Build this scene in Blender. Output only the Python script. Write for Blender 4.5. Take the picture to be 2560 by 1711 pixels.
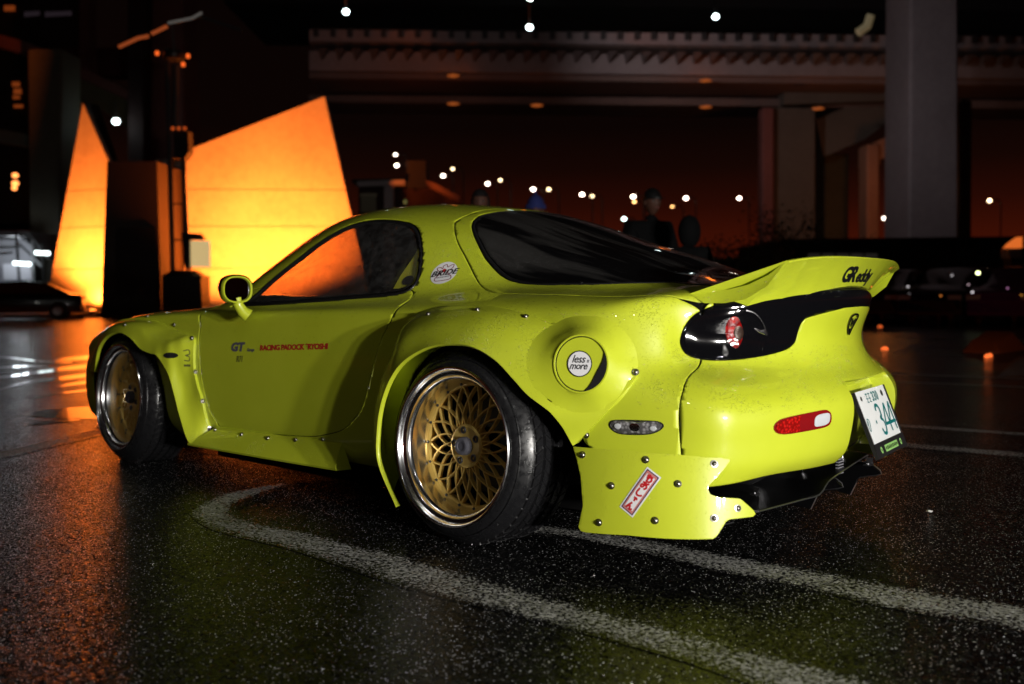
import bpy, bmesh, math, random
import numpy as np
from mathutils import Vector, Matrix
from mathutils.bvhtree import BVHTree

S = bpy.context.scene
COL = S.collection
for _o in list(bpy.data.objects):
    bpy.data.objects.remove(_o)

# ---------------------------------------------------------------- camera
# world = the sports car's own axes: x forward, y to its left, z up, origin on the ground under the rear axle
CAM = (-2.27466835, 3.18974861, .795644143, -.831273351, -.0484842581, -.00689906125, 2500.65806)
def cam_axes():
    cx, cy, cz, yaw, pit, roll, f = CAM
    d = np.array([math.cos(yaw)*math.cos(pit), math.sin(yaw)*math.cos(pit), math.sin(pit)])
    r = np.cross(d, [0, 0, 1]); r /= np.linalg.norm(r); u = np.cross(r, d)
    return np.array([cx, cy, cz]), d, r*math.cos(roll)+u*math.sin(roll), u*math.cos(roll)-r*math.sin(roll), f
CC, CD, CR, CU, CF = cam_axes()
cd = bpy.data.cameras.new('camera'); cam = bpy.data.objects.new('camera', cd); COL.objects.link(cam)
cam.matrix_world = Matrix(((CR[0], CU[0], -CD[0], CC[0]), (CR[1], CU[1], -CD[1], CC[1]), (CR[2], CU[2], -CD[2], CC[2]), (0, 0, 0, 1)))
cd.sensor_width = 36; cd.lens = CF/2560*36; cd.clip_start = .05; cd.clip_end = 2500
cd.dof.use_dof = True; cd.dof.focus_distance = 3.35; cd.dof.aperture_fstop = 2.2; cd.dof.aperture_blades = 9
S.camera = cam

# ---------------------------------------------------------------- night sky with the town's sodium glow along the horizon
W = bpy.data.worlds.new('World'); S.world = W; W.use_nodes = True
nt = W.node_tree; nt.nodes.clear()
tc = nt.nodes.new('ShaderNodeTexCoord'); sep = nt.nodes.new('ShaderNodeSeparateXYZ')
ramp = nt.nodes.new('ShaderNodeValToRGB'); bg = nt.nodes.new('ShaderNodeBackground'); wo = nt.nodes.new('ShaderNodeOutputWorld')
nt.links.new(tc.outputs['Generated'], sep.inputs[0]); nt.links.new(sep.outputs['Z'], ramp.inputs[0])
nt.links.new(ramp.outputs[0], bg.inputs[0]); nt.links.new(bg.outputs[0], wo.inputs[0])
e = ramp.color_ramp.elements
e[0].position = 0.0; e[0].color = (.040, .0044, .0012, 1)
e[1].position = 1.0; e[1].color = (.0010, .0006, .0005, 1)
for p, c in ((.05, (.040, .0044, .0012)), (.085, (.018, .0026, .0010)), (.12, (.0068, .0016, .0008)), (.16, (.0030, .0010, .0007)), (.3, (.0022, .0009, .0007))):
    k = e.new(p); k.color = (*c, 1)
bg.inputs[1].default_value = 1.0

S.view_settings.view_transform = 'Standard'; S.view_settings.look = 'None'
S.view_settings.exposure = 0; S.view_settings.gamma = 1; S.view_settings.use_curve_mapping = False

def strobe(loc, target, energy, color, size, spread):
    l = bpy.data.lights.new('flash_lamp', 'AREA'); l.shape = 'DISK'; l.size = size; l.energy = energy; l.color = color; l.spread = math.radians(spread)
    o = bpy.data.objects.new('flash_lamp', l); COL.objects.link(o); o.location = loc
    o.rotation_euler = (Vector(target)-Vector(loc)).to_track_quat('-Z', 'Y').to_euler(); return o
# the photographer's flash heads, low and behind the car to the right of the camera: they throw the
# rear arch's double shadow onto the door and leave the pairs of highlights seen on the paint
strobe((-6.90, 2.88, .98), (-.4, .7, .45), 47, (1.0, .96, .90), .14, 90)
strobe((-6.80, 3.12, 1.03), (-.4, .7, .45), 47, (1.0, .96, .90), .14, 90)
strobe((-7.30, 2.45, 1.00), (.2, .8, .45), 62, (1.0, .96, .90), .16, 90)
# the car park's own high white lamps behind the camera: soft pool on roof, bonnet and door, the mirror's shadow below it
for _p, _e in (((-2.0, 8.5, 7.5), 18), ((-6.0, 7.0, 7.5), 10), ((2.5, 10.0, 7.5), 12)):
    _l = bpy.data.lights.new('car_park_lamp', 'AREA'); _l.shape = 'DISK'; _l.size = .30; _l.energy = _e; _l.color = (1, .97, .90)
    _o = bpy.data.objects.new('car_park_lamp', _l); COL.objects.link(_o); _o.location = _p
    _o.rotation_euler = (Vector((1.0, .3, .6))-_o.location).to_track_quat('-Z', 'Y').to_euler()

# ---------------------------------------------------------------- helpers
def px(px_, py_, depth):
    """world point seen at a pixel of the photograph (2560 wide) at a depth along the view"""
    return CC+(CD*CF+CR*(px_-1280)+CU*(855.5-py_))/CF*depth
def pxray(px_, py_):
    v = CD*CF+CR*(px_-1280)+CU*(855.5-py_); return v/np.linalg.norm(v)
def pxplane(px_, py_, ax, val):
    v = pxray(px_, py_); k = 'xyz'.index(ax); return CC+v*((val-CC[k])/v[k])

def mesh_obj(name, V, F, mats=None, parent=None, smooth=True, loc=None, auto=None):
    me = bpy.data.meshes.new(name)
    me.from_pydata([tuple(map(float, v)) for v in V], [], [list(map(int, f)) for f in F]); me.validate(); me.update()
    if smooth:
        me.polygons.foreach_set('use_smooth', [True]*len(me.polygons))
        if auto is not None:
            me.set_sharp_from_angle(angle=math.radians(auto))
    o = bpy.data.objects.new(name, me); COL.objects.link(o)
    if mats is not None:
        for m in (mats if isinstance(mats, (list, tuple)) else [mats]): me.materials.append(m)
    if parent is not None: o.parent = parent
    if loc is not None: o.location = loc
    return o
def empty(name, loc=(0, 0, 0), parent=None, rot=None):
    o = bpy.data.objects.new(name, None); COL.objects.link(o); o.location = loc
    if rot is not None: o.rotation_euler = rot
    if parent is not None: o.parent = parent
    o.empty_display_size = .2
    return o
def tag(o, label=None, cat=None, group=None, kind=None):
    if label: o['label'] = label
    if cat: o['category'] = cat
    if group: o['group'] = group
    if kind: o['kind'] = kind
    return o

class MB:
    """collects simple solids into one mesh"""
    def __init__(s): s.V = []; s.F = []; s.M = []
    def add(s, V, F, m=0):
        n = len(s.V); s.V += [tuple(map(float, v)) for v in V]; s.F += [[i+n for i in f] for f in F]; s.M += [m]*len(F); return s
    def hexa(s, P, m=0):   # 8 corners: bottom loop then top loop
        return s.add(P, [(3, 2, 1, 0), (4, 5, 6, 7), (0, 1, 5, 4), (1, 2, 6, 5), (2, 3, 7, 6), (3, 0, 4, 7)], m)
    def box(s, c, d, m=0, rz=0):
        cx, cy, cz = c; a, b, h = d[0]/2, d[1]/2, d[2]/2; co, si = math.cos(rz), math.sin(rz)
        P = [(cx+x*co-y*si, cy+x*si+y*co, cz+z) for z in (-h, h) for x, y in ((-a, -b), (a, -b), (a, b), (-a, b))]
        return s.hexa(P, m)
    def prism(s, poly, a, b, ax='y', m=0):
        """poly in the plane across axis ax, extruded a..b"""
        n = len(poly)
        def p3(p, t):
            return (p[0], t, p[1]) if ax == 'y' else ((t, p[0], p[1]) if ax == 'x' else (p[0], p[1], t))
        V = [p3(p, a) for p in poly]+[p3(p, b) for p in poly]
        F = [list(range(n))[::-1], list(range(n, 2*n))]+[(i, (i+1) % n, n+(i+1) % n, n+i) for i in range(n)]
        return s.add(V, F, m)
    def tube(s, P, r, n=8, m=0, cap=True):
        P = [Vector(p) for p in P]; V = []; F = []
        rr = r if isinstance(r, (list, tuple)) else [r]*len(P)
        up = None
        for i, p in enumerate(P):
            t = (P[min(i+1, len(P)-1)]-P[max(i-1, 0)]).normalized()
            if up is None: up = t.orthogonal().normalized()
            up = (up-t*up.dot(t)); up = up.normalized() if up.length > 1e-6 else t.orthogonal().normalized()
            w = t.cross(up)
            for k in range(n):
                a = 2*math.pi*k/n; V.append(p+(up*math.cos(a)+w*math.sin(a))*rr[i])
        for i in range(len(P)-1):
            for k in range(n):
                F.append((i*n+k, i*n+(k+1) % n, (i+1)*n+(k+1) % n, (i+1)*n+k))
        if cap: F.append(list(range(n))[::-1]); F.append([(len(P)-1)*n+k for k in range(n)])
        return s.add(V, F, m)
    def lathe(s, prof, n=48, m=0, axis='y', c=(0, 0, 0), closed=False):
        """prof = [(axial, radius)]"""
        V = []; F = []
        for a, r in prof:
            for k in range(n):
                t = 2*math.pi*k/n; x, z = r*math.cos(t), r*math.sin(t)
                V.append((c[0]+x, c[1]+a, c[2]+z) if axis == 'y' else ((c[0]+x, c[1]+z, c[2]+a) if axis == 'z' else (c[0]+a, c[1]+x, c[2]+z)))
        L = len(prof)
        for i in range(L if closed else L-1):
            j = (i+1) % L
            for k in range(n): F.append((i*n+k, i*n+(k+1) % n, j*n+(k+1) % n, j*n+k))
        return s.add(V, F, m)
    def build(s, name, mats, parent=None, smooth=True, auto=35, loc=None):
        o = mesh_obj(name, s.V, s.F, mats, parent, smooth, loc, auto)
        if any(s.M) and len(o.data.polygons) == len(s.M): o.data.polygons.foreach_set('material_index', s.M)
        bm = bmesh.new(); bm.from_mesh(o.data); bmesh.ops.recalc_face_normals(bm, faces=bm.faces); bm.to_mesh(o.data); bm.free()
        return o

def spline(P, n=8, closed=False):
    """Catmull-Rom through the points"""
    P = np.array(P, float); N = len(P); out = []
    for i in range(N if closed else N-1):
        p0 = P[(i-1) % N] if closed or i > 0 else 2*P[0]-P[1]
        p1 = P[i]; p2 = P[(i+1) % N]
        p3 = P[(i+2) % N] if closed or i+2 < N else 2*P[-1]-P[-2]
        for k in range(n):
            t = k/n
            out.append(.5*((2*p1)+(-p0+p2)*t+(2*p0-5*p1+4*p2-p3)*t*t+(-p0+3*p1-3*p2+p3)*t**3))
    if not closed: out.append(P[-1])
    return np.array(out)
def resample(P, n, closed=False):
    P = np.array(P, float)
    if closed: P = np.vstack([P, P[:1]])
    d = np.r_[0, np.cumsum(np.linalg.norm(np.diff(P, axis=0), axis=1))]
    t = np.linspace(0, d[-1], n+1)[:-1] if closed else np.linspace(0, d[-1], n)
    return np.stack([np.interp(t, d, P[:, k]) for k in range(P.shape[1])], 1)

def solidify(o, t, off=-1):
    m = o.modifiers.new('thick', 'SOLIDIFY'); m.thickness = t; m.offset = off; return o
def bevel(o, w, seg=2, ang=40):
    m = o.modifiers.new('bevel', 'BEVEL'); m.width = w; m.segments = seg; m.limit_method = 'ANGLE'; m.angle_limit = math.radians(ang); return o
# ---------------------------------------------------------------- materials
def mat(name, col=(.5, .5, .5), rough=.5, metal=0, coat=0, spec=.5, emis=None, estr=0, coat_r=.03):
    m = bpy.data.materials.new(name); m.use_nodes = True
    b = m.node_tree.nodes['Principled BSDF']
    b.inputs['Base Color'].default_value = (*col, 1); b.inputs['Roughness'].default_value = rough
    b.inputs['Metallic'].default_value = metal; b.inputs['Coat Weight'].default_value = coat
    b.inputs['Coat Roughness'].default_value = coat_r; b.inputs['Specular IOR Level'].default_value = spec
    if emis: b.inputs['Emission Color'].default_value = (*emis, 1); b.inputs['Emission Strength'].default_value = estr
    return m
def N(m, t, **k):
    n = m.node_tree.nodes.new(t)
    for a, v in k.items():
        if hasattr(n, a): setattr(n, a, v)
        else: n.inputs[a].default_value = v
    return n
def L(m, a, b): m.node_tree.links.new(a, b)
def bsdf(m): return m.node_tree.nodes['Principled BSDF']
def math_(m, op, a, b=None, clamp=False):
    n = N(m, 'ShaderNodeMath', operation=op); n.use_clamp = clamp
    for i, v in enumerate((a, b)):
        if v is None: continue
        if isinstance(v, (int, float)): n.inputs[i].default_value = v
        else: L(m, v, n.inputs[i])
    return n.outputs[0]
def noise(m, scale, detail=3, rough=.5, vec=None):
    n = N(m, 'ShaderNodeTexNoise'); n.inputs['Scale'].default_value = scale; n.inputs['Detail'].default_value = detail; n.inputs['Roughness'].default_value = rough
    if vec is not None: L(m, vec, n.inputs['Vector'])
    return n.outputs['Fac']
def ramp_(m, fac, stops):
    r = N(m, 'ShaderNodeValToRGB'); e = r.color_ramp.elements
    e[0].position, e[0].color = stops[0][0], (*stops[0][1], 1); e[1].position, e[1].color = stops[-1][0], (*stops[-1][1], 1)
    for p, c in stops[1:-1]: k = e.new(p); k.color = (*c, 1)
    L(m, fac, r.inputs[0]); return r.outputs[0]
def objvec(m): return N(m, 'ShaderNodeTexCoord').outputs['Object']
def mapr(m, v, a, b, c, d):
    n = N(m, 'ShaderNodeMapRange'); n.inputs[1].default_value = a; n.inputs[2].default_value = b; n.inputs[3].default_value = c; n.inputs[4].default_value = d
    L(m, v, n.inputs[0]); return n.outputs[0]

def droplets(m, scale=150, thr=.30, keep=None, vec=None):
    """height field of rain beads: domes round random voronoi seeds of random size"""
    v = N(m, 'ShaderNodeTexVoronoi'); v.inputs['Scale'].default_value = scale; v.inputs['Randomness'].default_value = 1
    if vec is not None: L(m, vec, v.inputs['Vector'])
    sepc = N(m, 'ShaderNodeSeparateColor'); L(m, v.outputs['Color'], sepc.inputs[0])
    size = math_(m, 'MULTIPLY', sepc.outputs[0], thr)
    if keep is not None: size = math_(m, 'MULTIPLY', size, keep)
    q = math_(m, 'DIVIDE', v.outputs['Distance'], math_(m, 'ADD', size, .001))
    h = math_(m, 'SUBTRACT', 1, math_(m, 'MULTIPLY', q, q), clamp=True)
    return math_(m, 'MULTIPLY', math_(m, 'SQRT', h), size)

def make_paint():
    m = mat('acid_green_paint', (.55, .60, .016), .42, 0, 1.0, .5)
    b = bsdf(m); ov = objvec(m)
    g = N(m, 'ShaderNodeNewGeometry'); sp = N(m, 'ShaderNodeSeparateXYZ'); L(m, g.outputs['Normal'], sp.inputs[0])
    up = mapr(m, sp.outputs[2], .02, .35, 0.0, 1.0)
    patch = mapr(m, noise(m, 5, 3, .6, ov), .38, .58, .6, 1.0)
    keep = math_(m, 'MULTIPLY', up, patch)
    # streaks where water has run down: noise stretched along z
    mp = N(m, 'ShaderNodeMapping'); mp.inputs['Scale'].default_value = (16, 16, 1.6); L(m, ov, mp.inputs[0])
    st = mapr(m, noise(m, 1.0, 2, .5, mp.outputs[0]), .40, .56, .35, 1.0)
    keep = math_(m, 'MULTIPLY', keep, st)
    h = droplets(m, 230, .6, keep, ov)
    bp = N(m, 'ShaderNodeBump'); bp.inputs['Strength'].default_value = 1.0; bp.inputs['Distance'].default_value = .004
    L(m, h, bp.inputs['Height']); L(m, bp.outputs[0], b.inputs['Normal']); L(m, bp.outputs[0], b.inputs['Coat Normal'])
    # faint colour variation of the pigment and road film low on the panels
    c = ramp_(m, noise(m, 3, 4, .6, ov), [(.3, (.50, .575, .024)), (.7, (.56, .635, .034))]); L(m, c, b.inputs['Base Color'])
    return m
PAINT = make_paint()
BLACK = mat('black_plastic', (.012, .012, .013), .45)
GLOSSBLACK = mat('gloss_black', (.003, .003, .004), .04, 0, 0, .5)
RUBBERSEAL = mat('black_rubber_seal', (.01, .01, .011), .35, 0, .3)
DARK = mat('unlit_underbody', (.0025, .0025, .0025), .9, spec=.1)
CHROME = mat('polished_lip', (.92, .93, .95), .17, 1)
STEEL = mat('dull_steel', (.55, .55, .56), .28, 1)
DARKSTEEL = mat('dark_steel', (.20, .20, .21), .38, 1)
BOLTM = mat('bolt_steel', (.42, .40, .37), .3, 1)
WHITEST = mat('white_vinyl', (.78, .78, .80), .35, 0, .4)
BLACKST = mat('black_vinyl', (.008, .008, .01), .35, 0, .4)
REDST = mat('red_vinyl', (.50, .015, .02), .35, 0, .4)
GREYST = mat('grey_vinyl', (.10, .10, .14), .35, 0, .4)
PINKST = mat('pink_vinyl', (.55, .20, .18), .35, 0, .4)
PLATEW = mat('number_plate_white', (.80, .82, .82), .35)
PLATEG = mat('number_plate_green', (.0, .16, .17), .35)
GOLD = mat('gold_wheel_centre', (.92, .64, .17), .36, .55, .6)
BARREL = mat('brushed_barrel', (.95, .88, .70), .24, 1)
def make_tyre():
    m = mat('wet_tyre_rubber', (.009, .009, .010), .34); ov = objvec(m)
    n = noise(m, 60, 4, .6, ov); L(m, mapr(m, n, .35, .7, .20, .45), bsdf(m).inputs['Roughness'])
    bp = N(m, 'ShaderNodeBump'); bp.inputs['Strength'].default_value = .25; bp.inputs['Distance'].default_value = .002
    L(m, droplets(m, 130, .45, None, ov), bp.inputs['Height']); L(m, bp.outputs[0], bsdf(m).inputs['Normal']); return m
TYRE = make_tyre()
def make_glass(name, tint, gloss=1.0, drops=True, refl=.06):
    m = bpy.data.materials.new(name); m.use_nodes = True; nt = m.node_tree; nt.nodes.clear()
    o = N(m, 'ShaderNodeOutputMaterial'); mx = N(m, 'ShaderNodeMixShader'); tr = N(m, 'ShaderNodeBsdfTransparent'); gl = N(m, 'ShaderNodeBsdfGlossy')
    tr.inputs[0].default_value = (*tint, 1); gl.inputs['Roughness'].default_value = .02; gl.inputs[0].default_value = (gloss, gloss, gloss, 1)
    g_ = N(m, 'ShaderNodeNewGeometry'); dt = N(m, 'ShaderNodeVectorMath', operation='DOT_PRODUCT'); L(m, g_.outputs['Normal'], dt.inputs[0]); L(m, g_.outputs['Incoming'], dt.inputs[1])
    fz = math_(m, 'POWER', math_(m, 'SUBTRACT', 1, math_(m, 'ABSOLUTE', dt.outputs['Value'])), 5)
    fr = math_(m, 'ADD', refl, math_(m, 'MULTIPLY', fz, .9)); L(m, fr, mx.inputs[0]); L(m, tr.outputs[0], mx.inputs[1]); L(m, gl.outputs[0], mx.inputs[2]); L(m, mx.outputs[0], o.inputs[0])
    if drops:
        ov = objvec(m)
        keep = mapr(m, noise(m, 6, 3, .6, ov), .4, .6, .2, 1)
        h = math_(m, 'ADD', droplets(m, 190, .5, keep, ov), math_(m, 'MULTIPLY', droplets(m, 60, .2, keep, ov), 1.5))
        bp = N(m, 'ShaderNodeBump'); bp.inputs['Strength'].default_value = .8; bp.inputs['Distance'].default_value = .004
        L(m, h, bp.inputs['Height']); L(m, bp.outputs[0], gl.inputs['Normal'])
    return m
SIDEGLASS = make_glass('wet_side_glass', (.84, .78, .74))
WINDSCREEN = make_glass('wet_windscreen', (.46, .37, .32))
def _mist(m):
    """rain on the panes scatters a little of the light that strikes them"""
    nt = m.node_tree; out = [n for n in nt.nodes if n.type == 'OUTPUT_MATERIAL'][0]; src = out.inputs[0].links[0].from_socket
    mx = N(m, 'ShaderNodeMixShader'); tl = N(m, 'ShaderNodeBsdfTranslucent'); tl.inputs[0].default_value = (.8, .8, .8, 1); df = N(m, 'ShaderNodeBsdfDiffuse'); df.inputs[0].default_value = (.6, .6, .6, 1)
    m2 = N(m, 'ShaderNodeMixShader'); m2.inputs[0].default_value = .25; L(m, tl.outputs[0], m2.inputs[1]); L(m, df.outputs[0], m2.inputs[2])
    L(m, mapr(m, noise(m, 30, 3, .6, objvec(m)), .35, .7, .06, .20), mx.inputs[0]); L(m, src, mx.inputs[1]); L(m, m2.outputs[0], mx.inputs[2]); L(m, mx.outputs[0], out.inputs[0])
_mist(SIDEGLASS)
def make_tint():
    m = mat('tinted_hatch_glass', (.010, .010, .011), .06, 0, 0, .6); b = bsdf(m); ov = objvec(m)
    mp = N(m, 'ShaderNodeMapping'); mp.inputs['Scale'].default_value = (1.0, 9, 1.2); mp.inputs['Rotation'].default_value = (0, 0, .35); L(m, ov, mp.inputs[0])
    n = noise(m, 1.3, 3, .55, mp.outputs[0])
    keep = mapr(m, n, .44, .54, .12, 1)
    h = math_(m, 'ADD', droplets(m, 230, .5, keep, ov), math_(m, 'MULTIPLY', droplets(m, 60, .16, keep, ov), 1.2))
    bp = N(m, 'ShaderNodeBump'); bp.inputs['Strength'].default_value = .9; bp.inputs['Distance'].default_value = .004
    L(m, h, bp.inputs['Height']); L(m, bp.outputs[0], b.inputs['Normal'])
    # the fine mist of rain on the glass scatters a little light, the wiped runs stay clear
    L(m, ramp_(m, keep, [(.1, (.003, .003, .0035)), (1, (.028, .027, .026))]), b.inputs['Base Color'])
    L(m, mapr(m, keep, .1, 1, .04, .16), b.inputs['Roughness'])
    return m
HATCHGLASS = make_tint()
# ---------------------------------------------------------------- surface tools for the car body
def cc_sub(V, F):
    """one Catmull-Clark step on an all-quad mesh; the old vertices keep their indices"""
    V = np.asarray(V, float); F = np.asarray(F, int); nv, nf = len(V), len(F)
    fp = V[F].mean(1)
    E = np.stack([F, np.roll(F, -1, 1)], 2).reshape(-1, 2); Es = np.sort(E, 1)
    U, inv = np.unique(Es[:, 0]*(nv+1)+Es[:, 1], return_inverse=True); ne = len(U)
    ea, eb = U//(nv+1), U % (nv+1)
    cnt = np.bincount(inv, minlength=ne); fid = np.repeat(np.arange(nf), 4)
    es = np.zeros((ne, 3)); np.add.at(es, inv, fp[fid])
    mid = (V[ea]+V[eb])/2; bnd = cnt == 1
    ep = np.where(bnd[:, None], mid, (V[ea]+V[eb]+es)/4)
    val = np.bincount(F.ravel(), minlength=nv)
    Fs = np.zeros((nv, 3)); np.add.at(Fs, F.ravel(), np.repeat(fp, 4, 0))
    Rs = np.zeros((nv, 3)); rc = np.zeros(nv)
    for a in (ea, eb): np.add.at(Rs, a, mid); np.add.at(rc, a, 1)
    n = np.maximum(val, 1)[:, None]
    nvp = (Fs/n+2*Rs/np.maximum(rc, 1)[:, None]+(n-3)*V)/n
    bs = np.zeros((nv, 3)); bc = np.zeros(nv)
    for a in (ea, eb): np.add.at(bs, a[bnd], mid[bnd]); np.add.at(bc, a[bnd], 1)
    isb = bc > 0; nvp[isb] = (V[isb]*2+bs[isb])/(2+bc[isb])[:, None]
    NV = np.vstack([nvp, ep, fp]); e = inv.reshape(nf, 4)+nv; c = np.arange(nf)+nv+ne
    NF = np.concatenate([np.stack([F[:, k], e[:, k], c, e[:, (k+3) % 4]], 1) for k in range(4)])
    return NV, NF
def cc_fit(T, F, it=10, levels=4, w=.85):
    C = T.copy()
    for _ in range(it):
        V, G = C, F
        for _ in range(2): V, G = cc_sub(V, G)
        C = C+w*(T-V[:len(T)])
    V, G = C, F
    for _ in range(levels): V, G = cc_sub(V, G)
    return V, G
def clip(V, F, d):
    """keep the part of the polygon mesh where d < 0, cutting the faces that cross zero"""
    V = np.asarray(V, float); d = np.where(np.abs(d) < 1e-9, 1e-9, d); inside = d < 0
    newV = []; cache = {}; out = []; base = len(V)
    def cut(a, b):
        k = (a, b) if a < b else (b, a)
        if k not in cache:
            t = d[a]/(d[a]-d[b]); cache[k] = base+len(newV); newV.append(V[a]+(V[b]-V[a])*t)
        return cache[k]
    ins = inside.tolist()
    for f in F:
        c = sum(ins[i] for i in f)
        if c == len(f): out.append(f); continue
        if c == 0: continue
        g = []
        for k in range(len(f)):
            a, b = f[k], f[(k+1) % len(f)]
            if ins[a]: g.append(a)
            if ins[a] != ins[b]: g.append(cut(a, b))
        if len(g) > 2: out.append(g)
    A = np.vstack([V, np.array(newV)]) if newV else V
    used = np.zeros(len(A), bool)
    for f in out:
        for i in f: used[i] = True
    idx = np.cumsum(used)-1; il = idx.tolist()
    return A[used], [[il[i] for i in f] for f in out]
def sdpoly(P, poly):
    """signed distance of 2-D points to a closed polygon, negative inside"""
    P = np.asarray(P, float); poly = np.asarray(poly, float); best = np.full(len(P), 1e9); inside = np.zeros(len(P), bool)
    for i in range(len(poly)):
        a = poly[i]; b = poly[(i+1) % len(poly)]; ab = b-a; L2 = (ab**2).sum()
        if L2 < 1e-14: continue
        t = np.clip(((P-a)@ab)/L2, 0, 1); q = a+t[:, None]*ab; best = np.minimum(best, ((P-q)**2).sum(1))
        c = ((a[1] > P[:, 1]) != (b[1] > P[:, 1]))
        with np.errstate(divide='ignore', invalid='ignore'):
            x = (b[0]-a[0])*(P[:, 1]-a[1])/(b[1]-a[1])+a[0]
        inside ^= c & (P[:, 0] < x)
    return np.where(inside, -1, 1)*np.sqrt(best)

# ---------------------------------------------------------------- the body surface: control points by station
ROWZ = [.15, .22, .33, .44, .525, .60, .67]
ROWY = [.79, .845, .866, .872, .870, .862, .848]
SIDE = [  # x, shoulder, belt, mid, roof edge, roof (y, z), centre z
 (-.45, (.805, .752), (.69, .787), (.55, .806), (.42, .828), (.22, .852), .862),
 (-.22, (.828, .747), (.71, .792), (.578, .820), (.45, .872), (.25, .912), .925),
 (.05,  (.838, .742), (.72, .792), (.590, .835), (.465, .930), (.26, .990), 1.006),
 (.30,  (.838, .740), (.727, .790), (.617, .866), (.49, .995), (.27, 1.070), 1.088),
 (.55,  (.834, .738), (.737, .788), (.640, .915), (.515, 1.052), (.28, 1.132), 1.150),
 (.85,  (.830, .735), (.747, .778), (.655, .935), (.535, 1.090), (.29, 1.170), 1.186),
 (1.15, (.830, .730), (.757, .768), (.662, .925), (.542, 1.085), (.29, 1.172), 1.193),
 (1.38, (.831, .725), (.765, .759), (.685, .880), (.570, 1.005), (.31, 1.128), 1.150),
 (1.60, (.835, .720), (.767, .750), (.708, .808), (.620, .880), (.34, 1.000), 1.030),
 (1.80, (.840, .715), (.762, .740), (.690, .757), (.600, .780), (.35, .875), .905),
 (2.00, (.845, .710), (.760, .730), (.660, .732), (.520, .732), (.30, .742), .748),
 (2.25, (.845, .700), (.750, .720), (.620, .713), (.450, .704), (.25, .702), .704),
 (2.50, (.835, .672), (.730, .700), (.600, .690), (.450, .680), (.25, .678), .680),
 (2.80, (.800, .605), (.700, .640), (.570, .642), (.430, .640), (.24, .640), .642),
 (3.05, (.735, .525), (.640, .568), (.520, .580), (.400, .585), (.22, .588), .590),
]
RY = [0, .20, .38, .53, .645, .735]         # rear columns, centre to corner
def rear_col(c):
    y = RY[c]
    yb = [0, .20, .39, .56, .69, .785][c]
    up = lambda x0, a: x0+a*y*y
    bu = lambda x0, a: x0+a*yb**2+.10*max(0, yb-.5)**1.0*0
    X = [bu(-.925, .34), bu(-.960, .37), bu(-.978, .39), bu(-.980, .40), up(-.925, .50), up(-.893, .64), up(-.886, .68), up(-.880, .68)]
    Z = [.262, .305, .375, .47, .540, .590, .685, [.826, .822, .812, .796, .780, .77][c]]
    Y = [yb*.985, yb, yb, yb, y+.4*(yb-y), y, y, y*.985]
    if c == 5:
        X = [-.66, -.685, -.70, -.705, -.65, -.600, -.575, -.550]
        Z[7] = .766; Z[0] = .235
    if c == 4: Z[0] = .25
    return [(X[k], Y[k], Z[k]) for k in range(8)]
def front_col(c):     # c = 5 corner .. 0 centre
    y = [0, .14, .28, .42, .54, .64][c]
    x = 3.335-.42*y*y-(.06 if c == 5 else 0)
    Z = [.12, .16, .22, .28, .33, .38, .42, .475]
    X = [x-.05, x-.01, x+.005, x+.005, x, x-.01, x-.03, x-.06]
    return [(X[k], y, Z[k]) for k in range(8)]
def build_surface(levels=4):
    ring = [rear_col(c) for c in range(6)]
    for (x, sh, *_rest) in SIDE:
        col = []
        k = sh[0]/.838; zs = sh[1]
        for r in range(7):
            y = ROWY[r]*min(1, k) if x > 2.6 else ROWY[r]-(0.0 if x > -.3 else .012)
            z = ROWZ[r]
            if x > 2.6: z = .13+(z-.15)*(zs-.13)/(.742-.15)
            if x < 0: z += [.05, .045, .03, .02, .01, 0, 0][r]*min(1, -x/.45)
            # soft tuck between the wheels: the door's waist
            if .4 < x < 2.0: y -= .010*math.sin((x-.4)/1.6*math.pi)*(1 if r < 6 else .6)
            col.append((x, y, z))
        col.append((x, sh[0], sh[1])); ring.append(col)
    ring += [front_col(c) for c in range(5, -1, -1)]
    NC = len(ring); idx = {}; V = []
    def vid(p):
        key = tuple(round(float(q), 6) for q in p)
        if key not in idx: idx[key] = len(V); V.append(key)
        return idx[key]
    F = []
    for sgn in (1, -1):
        g = [[vid((p[0], p[1]*sgn if p[1] else 0.0, p[2])) for p in col] for col in ring]
        def quad(a, b, c, d):
            F.append((a, b, c, d) if sgn > 0 else (d, c, b, a))
        for c in range(NC-1):
            for r in range(7): quad(g[c][r], g[c][r+1], g[c+1][r+1], g[c+1][r])
        nS = len(SIDE); up = []
        up.append([g[5-j][7] for j in range(6)])
        for s_, (x, sh, b, m_, re, ro, cz) in enumerate(SIDE):
            row = [g[6+s_][7]]+[vid((x, q[0]*sgn, q[1])) for q in (b, m_, re, ro)]+[vid((x, 0.0, cz))]
            up.append(row)
        up.append([g[NC-6+j][7] for j in range(6)])
        for s_ in range(len(up)-1):
            for j in range(5): quad(up[s_][j], up[s_][j+1], up[s_+1][j+1], up[s_+1][j])
    V = np.array(V); F = np.array(F)
    return cc_fit(V, F, 10, levels)
def yaw_w(x): t = np.clip((-.30-np.asarray(x))/.55, 0, 1); return t*t*(3-2*t)
def shear(V):
    V = np.array(V, float); V[..., 0] -= .11*V[..., 1]*yaw_w(V[..., 0]); return V
def mir(V):
    V = np.array(V, float); w = yaw_w(V[..., 0]); x = V[..., 0]+.11*V[..., 1]*w; V[..., 1] *= -1; V[..., 0] = x-.11*V[..., 1]*w; return V
BV, BF = build_surface(4)
BV = shear(BV)
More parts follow.
